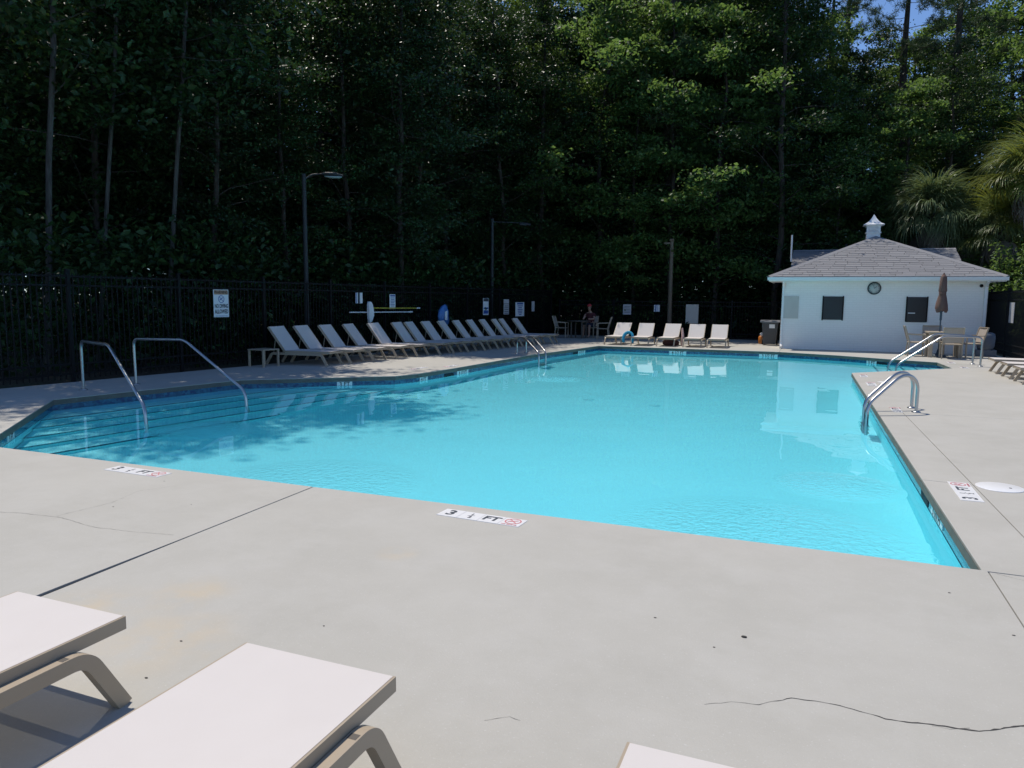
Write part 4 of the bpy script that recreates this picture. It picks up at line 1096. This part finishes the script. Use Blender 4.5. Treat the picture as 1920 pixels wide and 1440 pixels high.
# ------------------------------------------------------------------ shaded table corner with a seated person
DX, DY = -8.75, 29.3
T = thing('patio_table', 'dark patio table in the deep shade of the far left corner', 'table', (DX - 0.15, DY, 0))
MB().lathe([(0, 0.69), (0.48, 0.69), (0.48, 0.72), (0, 0.72)], 20).ob('table_top', M['taupe_d'], T)
lm = MB().bx(-0.025, 0.025, -0.025, 0.025, 0, 0.688).mesh('leg', M['taupe_d'])
for k in range(4): mo('leg', lm, T, (0.33 * cos(k * pi / 2 + .7), 0.33 * sin(k * pi / 2 + .7), 0))
GD = 'chairs around the shaded corner table'
chair('chair on the left of the shaded corner table', (DX - 0.85, DY - 0.05, 0), RD(95), GD)
chair('chair under the seated person at the shaded corner table', (DX + 0.10, DY + 0.75, 0), RD(-5), GD)
chair('chair on the right of the shaded corner table, seen from its side', (DX + 0.85, DY + 0.05, 0), RD(-80), GD)
def skinned(name, mat, verts, edges, radii, parent=None, loc=(0, 0, 0), rz=0, root=0, sub=1):
    me = bpy.data.meshes.new(name); me.from_pydata(verts, edges, []); o = bpy.data.objects.new(name, me); COL.objects.link(o)
    sk = o.modifiers.new('skin', 'SKIN'); o.modifiers.new('sub', 'SUBSURF').levels = sub
    for v, r in zip(me.skin_vertices[0].data, radii): v.radius = (r, r) if not isinstance(r, tuple) else r
    me.skin_vertices[0].data[root].use_root = True
    bpy.context.view_layer.update()
    res = bpy.data.meshes.new_from_object(o.evaluated_get(bpy.context.evaluated_depsgraph_get())); bpy.data.objects.remove(o)
    res.materials.clear(); res.materials.append(mat); res.polygons.foreach_set('use_smooth', [True] * len(res.polygons))
    return mo(name, res, parent, loc, rz)
Pn = thing('person', 'person in a red cap and dark clothes seated at the shaded corner table', 'person', (DX + 0.10, DY + 0.70, 0), RD(-5))
V = [(0, 0.08, 0.52), (0, 0.12, 0.70), (0, 0.10, 0.92), (0, 0.06, 1.05), (0, 0.0, 1.13), (0, -0.02, 1.20),
     (0.17, 0.06, 0.97), (0.24, -0.10, 0.78), (0.14, -0.36, 0.78), (0.12, -0.44, 0.79), (-0.17, 0.06, 0.97), (-0.24, -0.10, 0.78), (-0.12, -0.36, 0.78), (-0.10, -0.44, 0.79),
     (0.10, 0.06, 0.50), (0.12, -0.36, 0.50), (0.13, -0.36, 0.10), (0.13, -0.48, 0.05), (-0.10, 0.06, 0.50), (-0.12, -0.36, 0.50), (-0.13, -0.36, 0.10), (-0.13, -0.48, 0.05)]
Ed = [(0, 1), (1, 2), (2, 3), (3, 4), (4, 5), (2, 6), (6, 7), (7, 8), (8, 9), (2, 10), (10, 11), (11, 12), (12, 13), (0, 14), (14, 15), (15, 16), (16, 17), (0, 18), (18, 19), (19, 20), (20, 21)]
Rr = [(.16, .12), (.15, .11), (.17, .11), (.08, .07), .05, .055, .065, .045, .035, .04, .065, .045, .035, .04, .085, .065, .045, .04, .085, .065, .045, .04]
skinned('body', M['skin'], V, Ed, Rr, Pn)
hd = MB().lathe([(0.01, -0.13), (0.05, -0.125), (0.075, -0.06), (0.082, 0.0), (0.078, 0.06), (0.05, 0.105), (0.01, 0.12)], 16)
hdo = hd.ob('head', M['skin'], Pn, (0, -0.045, 1.27))
fcm = MB(); fcm.box((0, -0.088, -0.02), (0.022, 0.03, 0.04)); fcm.ob('nose', M['skin'], hdo)
ey = MB(); [ey.box((s * 0.03, -0.078, 0.012), (0.018, 0.012, 0.01)) for s in (-1, 1)]; ey.box((0, -0.074, -0.06), (0.04, 0.012, 0.008)); ey.ob('eyes_and_mouth', M['hair'], hdo)
er = MB(); [er.box((s * 0.083, 0.01, -0.005), (0.012, 0.03, 0.05)) for s in (-1, 1)]; er.ob('ear', M['skin'], hdo)
cp = MB().lathe([(0.088, 0.03), (0.09, 0.06), (0.075, 0.115), (0.03, 0.138), (0.005, 0.14)], 16); cp.prism([(-0.07, -0.06), (0.07, -0.06), (0.06, -0.15), (0.02, -0.175), (-0.02, -0.175), (-0.06, -0.15)], 0.035, 0.045); cp.ob('cap', M['cap'], hdo)
MB().lathe([(0.06, -0.09), (0.088, -0.04), (0.089, 0.035), (0.085, 0.04)], 16).ob('hair', M['hair'], hdo, (0, 0.012, 0))
skinned('shirt', M['shirt'], [(0, 0.085, 0.54), (0, 0.12, 0.70), (0, 0.10, 0.92), (0, 0.075, 1.03), (0.175, 0.06, 0.97), (0.23, -0.03, 0.86), (-0.175, 0.06, 0.97), (-0.23, -0.03, 0.86)],
        [(0, 1), (1, 2), (2, 3), (2, 4), (4, 5), (2, 6), (6, 7)], [(.175, .135), (.168, .125), (.188, .125), (.09, .08), .085, .065, .085, .065], Pn)
skinned('shorts', M['shorts'], [(0, 0.08, 0.53), (0.10, 0.05, 0.505), (0.12, -0.33, 0.505), (-0.10, 0.05, 0.505), (-0.12, -0.33, 0.505)], [(0, 1), (1, 2), (0, 3), (3, 4)], [(.175, .13), .10, .085, .10, .085], Pn)

# ------------------------------------------------------------------ vegetation
rng = np.random.default_rng(12)
def leaf_quads(C, sx, sy, name, mat, droop=0.35, flat=0.55):
    """one folded leaf (two triangles) per centre, mostly facing up but tilted at random"""
    n = len(C); nrm = rng.normal(size=(n, 3)); nrm[:, 2] = np.abs(nrm[:, 2]) + flat; nrm /= np.linalg.norm(nrm, axis=1)[:, None]
    t = rng.normal(size=(n, 3)); t[:, 2] -= droop; t -= nrm * (t * nrm).sum(1)[:, None]; t /= np.linalg.norm(t, axis=1)[:, None]
    b = np.cross(nrm, t); s = rng.uniform(0.65, 1.25, n)[:, None]
    v = np.empty((n, 4, 3)); v[:, 0] = C - t * s * sx; v[:, 2] = C + t * s * sx
    v[:, 1] = C + b * s * sy + nrm * s * sy * 0.35; v[:, 3] = C - b * s * sy + nrm * s * sy * 0.35
    return raw_quads(v, name, mat)
def raw_quads(v, name, mat, rnd=None):
    n = len(v); me = bpy.data.meshes.new(name)
    me.vertices.add(n * 4); me.vertices.foreach_set('co', v.astype(np.float32).ravel())
    idx = np.arange(n * 4).reshape(n, 4); tri = np.concatenate([idx[:, [0, 1, 2]], idx[:, [0, 2, 3]]], 1).reshape(-1, 3)
    me.loops.add(n * 6); me.loops.foreach_set('vertex_index', tri.ravel().astype(np.int32))
    me.polygons.add(n * 2); me.polygons.foreach_set('loop_start', np.arange(0, n * 6, 3, dtype=np.int32))
    at = me.attributes.new('rnd', 'FLOAT', 'POINT'); r = np.repeat(rng.random(n) ** 1.4 if rnd is None else rnd, 4).astype(np.float32); at.data.foreach_set('value', r)
    me.materials.append(mat); me.update(calc_edges=True); return me
def limb_pts(p, d, L, k, sag, wob):
    pts = [np.array(p)]; d = np.array(d, float)
    for i in range(k):
        d = d + rng.normal(size=3) * wob + np.array([0, 0, sag]); d /= np.linalg.norm(d); pts.append(pts[-1] + d * L / k)
    return pts
def make_broadleaf(Ht, lean, r0, h0, nl, spread, lsize, per, mat, bark, clusters=6, bulge=0.45):
    tr = MB(); top = np.array([lean[0], lean[1], Ht]); base = np.zeros(3)
    wob = rng.normal(size=(9, 2)) * min(0.09, r0 * 0.7); tp = [base + (top - base) * i / 8 + np.array([wob[i][0] * (i > 0), wob[i][1] * (i > 0), 0]) for i in range(9)]
    tr.tube(tp, r0, 8, scales=[1.35, 1.02, .95, .88, .8, .7, .58, .4, .18]); C = []
    for i in range(nl):
        f = (i + rng.random()) / nl; h = h0 + (Ht - h0) * f; q = h / Ht * 8; k = int(min(q, 7.99)); p = tp[k] + (tp[k + 1] - tp[k]) * (q - k)
        L = spread * (0.35 + 0.65 * math.sin(pi * min(1, (f * (1 - bulge) + bulge * 0.55)) ** 0.9)) * rng.uniform(.6, 1.15) * (1 - 0.55 * max(0, f - .55) / .45)
        az = i * 2.4 + rng.uniform(-.4, .4); el = rng.uniform(.0, .75); d = (cos(az) * cos(el), sin(az) * cos(el), sin(el))
        lp = limb_pts(p, d, L, 5, -0.03, 0.16); rr = max(0.012, r0 * 0.30 * (1 - f * .6))
        tr.tube(lp, rr, 5, scales=[1, .8, .6, .45, .3, .12])
        for c in range(clusters):
            s = rng.uniform(.3, 1.05); j = min(4, int(s * 5)); cp = lp[j] + (lp[j + 1] - lp[j]) * (s * 5 - j if j < 4 else min(1.1, s * 5 - 4)) + rng.normal(size=3) * np.array([.38, .38, .20]) * (L / 3 + .25)
            if rng.random() < .45: tr.tube([lp[j], (lp[j] + cp) / 2 + rng.normal(size=3) * .05, cp], 0.010, 3)
            m = int(per * rng.uniform(.5, 1.5)); rad = rng.uniform(.22, .62)
            C.append(cp + rng.normal(size=(m, 3)) * np.array([rad, rad, rad * .36]))
    return tr.mesh('trunk', bark, fix=False), leaf_quads(np.concatenate(C), lsize, lsize * .55, 'crown', mat)
def make_pine(Ht, r0, h0, nl, spread, bark, mat):
    tr = MB(); tp = [np.array([0.05 * math.sin(i * 1.3), 0.05 * math.cos(i), Ht * i / 8]) for i in range(9)]
    tr.tube(tp, r0, 10, scales=[1.2, 1, .95, .9, .82, .72, .6, .42, .15]); T = []
    for i in range(nl):
        f = (i + rng.random()) / nl; h = h0 + (Ht - h0) * f; k = int(min(h / Ht * 8, 7.99)); p = tp[k] + (tp[k + 1] - tp[k]) * (h / Ht * 8 - k)
        L = spread * (1 - 0.65 * f) * rng.uniform(.55, 1.15); az = i * 2.4 + rng.uniform(-.4, .4); el = rng.uniform(-.15, .35)
        lp = limb_pts(p, (cos(az) * cos(el), sin(az) * cos(el), sin(el)), L, 5, 0.02, 0.14); tr.tube(lp, 0.045 * (1.2 - f), 5, scales=[1, .8, .6, .45, .3, .15])
        for c in range(13):
            s = rng.uniform(.35, 1.0); j = min(4, int(s * 5)); q = lp[j] + (lp[j + 1] - lp[j]) * min(1, s * 5 - j); e = q + rng.normal(size=3) * np.array([.34, .34, .14]); tr.tube([q, e], 0.010, 3)
            for u in (0.55, 0.8, 1.0): T.append(q + (e - q) * u)
    T = np.array(T); n = len(T); k = 15; d = rng.normal(size=(n, k, 3)); d[:, :, 2] += .35; d /= np.linalg.norm(d, axis=2)[:, :, None]
    b = np.cross(d, rng.normal(size=(n, k, 3))); b /= np.linalg.norm(b, axis=2)[:, :, None]; L = rng.uniform(.14, .26, (n, k, 1)); w = 0.0085
    v = np.empty((n, k, 4, 3)); o = T[:, None, :] + d * 0.01; v[:, :, 0] = o - b * w * .6; v[:, :, 1] = o + b * w * .6; v[:, :, 2] = o + d * L + b * w; v[:, :, 3] = o + d * L - b * w
    return tr.mesh('trunk', bark, fix=False), raw_quads(v.reshape(-1, 4, 3), 'crown', mat)

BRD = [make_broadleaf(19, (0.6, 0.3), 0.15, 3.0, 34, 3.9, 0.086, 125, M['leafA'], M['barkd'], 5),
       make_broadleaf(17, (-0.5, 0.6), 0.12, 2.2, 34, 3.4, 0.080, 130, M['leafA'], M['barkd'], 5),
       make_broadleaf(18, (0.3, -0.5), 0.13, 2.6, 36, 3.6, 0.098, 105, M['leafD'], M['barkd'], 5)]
BRL = [make_broadleaf(21, (0.2, -0.7), 0.19, 4.0, 38, 4.5, 0.110, 92, M['leafB'], M['barkd'], 5),
       make_broadleaf(16, (0.4, 0.4), 0.10, 1.6, 34, 3.2, 0.095, 96, M['leafB'], M['barkd'], 5),
       make_broadleaf(18, (-0.4, 0.2), 0.14, 2.8, 34, 4.0, 0.130, 74, M['leafC'], M['barkd'], 5),
       BRD[0], BRD[2]]
BR = BRD
SLIM = [make_broadleaf(18, (0.9, 0.9), 0.062, 5.5, 24, 2.3, 0.095, 60, M['leafA'], M['barkp'], 5),
        make_broadleaf(17, (0.2, 1.5), 0.048, 5.0, 20, 2.0, 0.095, 60, M['leafA'], M['barkp'], 5)]
PINE = [make_pine(22, 0.30, 7.0, 34, 4.6, M['barkd'], M['needle']), make_pine(19, 0.26, 5.5, 34, 4.2, M['barkd'], M['needle'])]
SAP = make_broadleaf(8.4, (0.3, 0.2), 0.07, 2.6, 20, 2.4, 0.085, 70, M['leafC'], M['barkd'], 6)
def tree(name, proto, x, y, s, rz, label, group=None, cat='tree'):
    T = thing(name, label, cat, (x, y, -0.05), rz, group); T.scale = (s, s, s)
    mo('trunk', proto[0], T); mo('crown', proto[1], T); return T
# trees that stand out
tree('broadleaf_tree', SLIM[0], -15.3, 11.0, 1.0, 0.3, 'slender pale trunked tree at the far left behind the fence')
tree('broadleaf_tree', SLIM[1], -15.6, 12.5, 1.0, -0.6, 'thin leaning pale tree second from the left edge behind the fence')
tree('broadleaf_tree', SLIM[1], -14.9, 13.85, 1.1, -1.0, 'thin pale tree rising left of the no diving sign')
tree('pine_tree', PINE[0], -6.6, 35.5, 1.0, 0.4, 'tall dark pine with a straight bare trunk behind the brown lamp post')
tree('pine_tree', PINE[1], -10.6, 39.5, 1.0, 2.0, 'tall dark pine left of the straight trunked one beyond the far fence')
tree('pine_tree', PINE[1], 5.6, 41.0, 0.95, 1.0, 'bushy pine with long soft needles at the upper right above the palms')
tree('pine_tree', PINE[1], 9.0, 44.0, 1.0, 5.0, 'bushy pine at the top right corner behind the palms')
tree('pine_tree', PINE[1], 3.6, 43.0, 0.98, 2.6, 'dark branched pine crossing the blue gap above the cupola')
tree('pine_tree', PINE[1], 0.2, 46.0, 1.0, 0.9, 'thick needled pine left of the blue gap in the sky')
tree('pine_tree', PINE[0], 1.0, 50.0, 0.95, 4.0, 'thin topped pine standing against the blue gap in the sky')
tree('pine_tree', PINE[1], -2.6, 43.0, 0.92, 3.0, 'pine behind the left end of the bath house roof')
tree('sapling', SAP, 0.6, 35.6, 1.0, 0.0, 'fresh green sapling lit by the sun behind the bath house')
GW = {'l': ('dark broadleaf tree in the dense wood behind the left fence', 'wood behind the left fence'),
      'b': ('tall broadleaf tree in the dense wood beyond the far fence', 'wood beyond the far fence'),
      'r': ('broadleaf tree in the wood behind the palms and bath house', 'wood behind the bath house')}
random.seed(4); CLEAR = [(-12.5, 16.3, 2.1), (-11.75, 26.87, 2.6), (-12.2, 27.9, 2.0)]
placed = [(-15.3, 11.0), (-15.6, 12.5), (-14.9, 13.85), (-6.6, 35.5), (-10.6, 39.5), (5.6, 41), (0.6, 35.6), (9, 44), (1.0, 50), (3.6, 43), (0.2, 46)]
def scatter(key, cnt, fx, mind, smin, smax, protos):
    tries = 0; c = 0
    while c < cnt and tries < 4000:
        tries += 1; x, y = fx()
        if any((x - a) ** 2 + (y - b) ** 2 < mind ** 2 for a, b in placed): continue
        if any((x - a) ** 2 + (y - b) ** 2 < q * q for a, b, q in CLEAR): continue
        placed.append((x, y)); c += 1
        tree('broadleaf_tree', random.choice(protos), x, y, random.uniform(smin, smax), random.uniform(0, 6.28), *GW[key])
def fl(d0, d1, y0=4, y1=36):
    def f():
        y = random.uniform(y0, y1); p = on_fence(y); return p.x - random.uniform(d0, d1), y
    return f
tree('broadleaf_tree', BRD[1], -12.5, 30.2, 0.82, 1.2, 'broad dark tree leaning over the shaded table corner')
tree('broadleaf_tree', BRD[0], -11.9, 33.2, 0.8, 4.2, 'dark tree just outside the corner where the two fences meet')
placed += [(-12.5, 30.2), (-11.9, 33.2)]
for (x, y, k, q, a) in ((-14.7, 18.3, 0.60, 1, 0.4), (-14.3, 20.9, 0.62, 0, 2.0), (-15.3, 15.9, 0.62, 2, 1.1), (-13.9, 23.4, 0.66, 1, 3.0)):
    placed.append((x, y)); tree('broadleaf_tree', BRD[q], x, y, k, a, *GW['l'])
scatter('l', 6, fl(1.6, 4.0, 9.6, 14.2), 1.6, 0.88, 1.0, BRD)
scatter('l', 4, fl(2.0, 3.6, 14.5, 20.5), 1.7, 0.50, 0.60, BRD)
scatter('l', 9, fl(1.3, 3.4, 20.5, 33), 1.7, 0.66, 0.80, BRD)
scatter('l', 16, fl(4.2, 9, 11, 37), 2.2, 0.72, 0.92, BRD)
scatter('l', 26, fl(9, 22, 13, 44), 2.5, 0.95, 1.2, BRD)
scatter('l', 10, fl(22, 34, 18, 44), 3.0, 1.0, 1.2, BRD)
scatter('b', 11, lambda: (random.uniform(-16, -1.5), random.uniform(33.4, 36)), 1.8, 0.6, 0.9, BRL)
scatter('b', 18, lambda: (random.uniform(-22, -2), random.uniform(36, 43)), 2.2, 0.85, 1.1, BRL)
scatter('b', 24, lambda: (random.uniform(-32, -3), random.uniform(43, 56)), 2.6, 1.0, 1.25, BRL)
scatter('r', 10, lambda: (random.uniform(-2.5, 10), random.uniform(36.5, 41)), 1.9, 0.55, 0.72, BRL)
scatter('r', 11, lambda: (random.uniform(-4, 5), random.uniform(41, 54)), 2.2, 0.76, 0.95, BRL)
scatter('r', 14, lambda: (random.uniform(5.5, 18), random.uniform(40, 56)), 2.4, 0.85, 1.1, BRL)
# the nearest tree above each landmark is told apart by it
CI = cam.matrix_world.inverted()
def px(o):
    v = CI @ Vector((o.location.x, o.location.y, 1.6)); return (960 + 1387 * v.x / -v.z, -v.z) if v.z < 0 else (-9999, 1e9)
used_px = set()
for g_, word, marks in (
    ('l', 'nearest dark tree behind the left fence', ((115, 'between the two leftmost pale trunks'), (250, 'above the far handrail at the left steps'), (411, 'above the no diving sign'), (485, 'above the low side table'),
          (530, 'above the nearest shaded lounger'), (640, 'above the fourth shaded lounger'), (690, 'above the net head'), (735, 'above the yellow pole'), (820, 'above the blue bag'), (909, 'above the blue panelled sign'), (972, 'above the rules board'))),
    ('b', 'nearest tree beyond the far fence', ((1110, 'above the seated person'), (1163, 'above the small grey sign'), (1228, 'above the striped sign'), (1296, 'above the pale board'), (1345, 'above the rightmost far lounger'), (1445, 'above the rubbish bin'))),
    ('r', 'nearest tree in the wood behind the bath house', ((1490, 'above the white vent pipe'), (1560, 'above the left window'), (1700, 'above the right window'), (1770, 'above the umbrella'), (1850, 'above the right corner of the wall')))):
    mem = [o for o in SC.objects if o.get('group') == GW[g_][1]]
    for X, where in marks:
        c_ = [(px(o)[1], o.name, o) for o in mem if abs(px(o)[0] - X) < 26 and o.name not in used_px]
        if c_:
            o = min(c_)[2]; used_px.add(o.name); o['label'] = word + ' ' + where

# low growth under the trees
def bush_cloud(cnt, f, zmax, lo=16, hi=44):
    C = []
    for i in range(cnt):
        x, y = f(); h = rng.uniform(.1, zmax); m = int(rng.uniform(lo, hi)); C.append(np.array([x, y, h]) + rng.normal(size=(m, 3)) * np.array([.38, .38, .28]))
    C = np.concatenate(C); return C[C[:, 2] > 0]
C = np.concatenate([bush_cloud(900, fl(0.7, 4, 8, 33), 3.0), bush_cloud(1500, fl(4, 14, 10, 40), 5.0), bush_cloud(1500, fl(14, 32, 14, 46), 7.0, 26, 60),
                    bush_cloud(900, lambda: (random.uniform(-20, 1), random.uniform(33.0, 37)), 2.8), bush_cloud(1500, lambda: (random.uniform(-28, 14), random.uniform(37, 48)), 6.0)])
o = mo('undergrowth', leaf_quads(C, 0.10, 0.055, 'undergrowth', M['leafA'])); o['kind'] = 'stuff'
# far-off wood that closes the view
C = []
def far_pts(cnt, a0, a1, r0, r1, hmax):
    for i in range(cnt):
        a = rng.uniform(RD(a0), RD(a1)); rr = rng.uniform(r0, r1)
        C.append(np.array([rr * math.sin(a), rr * math.cos(a), rng.uniform(0.2, hmax)]) + rng.normal(size=(26, 3)) * np.array([.8, .8, .6]))
far_pts(2600, -72, -8, 56, 66, 17)
far_pts(900, -8, 24, 58, 66, 11.0)
far_pts(1600, -45, 8, 56, 63, 4.5)
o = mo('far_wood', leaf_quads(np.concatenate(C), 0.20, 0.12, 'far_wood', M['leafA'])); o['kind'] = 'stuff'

# palms
def frond_mesh(L, fan, seg, droop, mat, seed):
    r = np.random.default_rng(seed); m = MB(); pet = [Vector((0, 0, 0)), Vector((L * .3, 0, L * .13)), Vector((L * .52, 0, L * .12))]
    m.tube(pet, 0.016, 4, scales=(1.4, 1, .7)); o = pet[-1]
    for i in range(seg):
        a = (i / (seg - 1) - .5) * fan; ln = L * (.68 - .22 * abs(a) / (fan / 2)) * r.uniform(.8, 1.12); el = .22 - .3 * abs(sin(a)) + r.uniform(-.14, .14); d = Vector((cos(a), sin(a), el)).normalized(); q = o - Vector((abs(a) / fan * L * .16, 0, 0)); w = 0.015; vs = []
        side = Vector((-sin(a), cos(a), 0)); K = 6; dr = droop * r.uniform(.6, 1.5)
        for k in range(K + 1):
            ww = w * (1.1 - (k / K) ** 1.6) + .0015; vs += [q - side * ww + Vector((0, 0, ww * .6)), q + side * ww + Vector((0, 0, ww * .6))]; d = (d + Vector((0, 0, -dr * (k / K) ** 1.3))).normalized(); q = q + d * ln / K
        m.add(vs, [(2 * k, 2 * k + 1, 2 * k + 3, 2 * k + 2) for k in range(K)], True)
    me = m.mesh('frond', mat, fix=False); at = me.attributes.new('rnd', 'FLOAT', 'POINT'); at.data.foreach_set('value', np.repeat(r.random(len(me.vertices) // 2 + 1), 2)[:len(me.vertices)].astype(np.float32)); return me
FRO = [frond_mesh(1.75, 3.3, 44, .75, M['palm'], 1), frond_mesh(1.9, 3.0, 42, 1.0, M['palm'], 2), frond_mesh(1.6, 3.6, 46, .6, M['palm'], 3)]
FROY = [frond_mesh(1.8, 3.2, 44, .5, M['palmy'], 4), frond_mesh(1.6, 3.4, 42, .7, M['palmy'], 5)]
FROD = [frond_mesh(1.5, 2.4, 34, 1.3, M['palmd'], 6), frond_mesh(1.3, 2.0, 30, 1.6, M['palmd'], 7)]
def palm(label, x, y, h, nf, sets, s, seed, dead=6):
    random.seed(seed); T = thing('cabbage_palm', label, 'palm', (x, y, -0.05)); m = MB(); m.tube([(0, 0, 0), (.05, 0, h * .5), (0, .05, h)], .17, 10, scales=(1.2, 1, 1.1)); m.ob('trunk', M['barkd'], T)
    for i in range(nf + dead):
        isd = i >= nf; me = random.choice(FROD if isd else sets); az = i * 2.4 + random.uniform(-.3, .3); f = i / nf
        el = random.uniform(1.0, 1.35) if isd else 1.15 - 1.75 * f + random.uniform(-.15, .15)
        o = mo('frond', me, T, (0, 0, h - random.uniform(0, .35))); o.rotation_euler = (0, (el if isd else -el), az); k = s * random.uniform(.85, 1.1); o.scale = (k, k, k)
    return T
palm('grey green cabbage palm with drooping fronds behind the bath house roof', 4.25, 34.4, 5.2, 66, FRO, 1.12, 31, 14)
palm('small palm peeping over the right end of the roof', 5.45, 35.0, 4.4, 40, FRO + FROY, 1.0, 37, 5)
palm('yellow green cabbage palm at the right edge above the fence', 7.0, 31.6, 6.2, 60, FROY + FRO[:1], 1.1, 33, 16)
palm('lower yellow green palm under the taller one at the right edge', 6.4, 33.4, 4.6, 48, FROY + FRO[2:], 1.0, 35, 7)
def shrub(label, x, y, h, rad, cnt, mat, ls=0.075):
    T = thing('shrub', label, 'shrub', (x, y, -0.05)); st = MB(); C = []
    for i in range(14):
        a = i * 2.4; e = np.array([cos(a) * rad * rng.uniform(.2, .9), sin(a) * rad * rng.uniform(.2, .9), h * rng.uniform(.35, 1.0)]); st.tube([(0, 0, 0), tuple(e * .5 + np.array([0, 0, .2])), tuple(e)], .018, 4)
        for k in range(cnt): C.append(e * rng.uniform(.55, 1.05) + rng.normal(size=(22, 3)) * np.array([.22, .22, .18]))
    st.ob('stem', M['barkd'], T, fix=False); mo('foliage', leaf_quads(np.concatenate(C), ls, ls * .5, 'foliage', mat), T)
shrub('bright green shrub behind the right fence beside the eave', 6.35, 30.2, 2.9, 0.9, 9, M['leafC'])
shrub('green shrub below the palms right of the bath house', 5.95, 32.6, 3.2, 1.0, 9, M['leafB'])
shrub('leafy shrub at the right edge behind the picket fence', 6.7, 28.6, 2.3, 0.8, 8, M['leafC'])
shrub('tall leafy shrub between the palms and the right end of the roof', 5.95, 34.0, 4.6, 1.1, 10, M['leafC'])

shrub('big sunlit green shrub filling the gap below the right edge palms', 6.45, 31.2, 3.7, 1.0, 12, M['leafC'])
shrub('leafy green shrub leaning over the fence at the picture edge', 7.1, 30.2, 4.2, 1.0, 12, M['leafC'])

# surfaces under or at the water take the refracted sunlight
for o in RECV: o.cycles.is_caustics_receiver = True
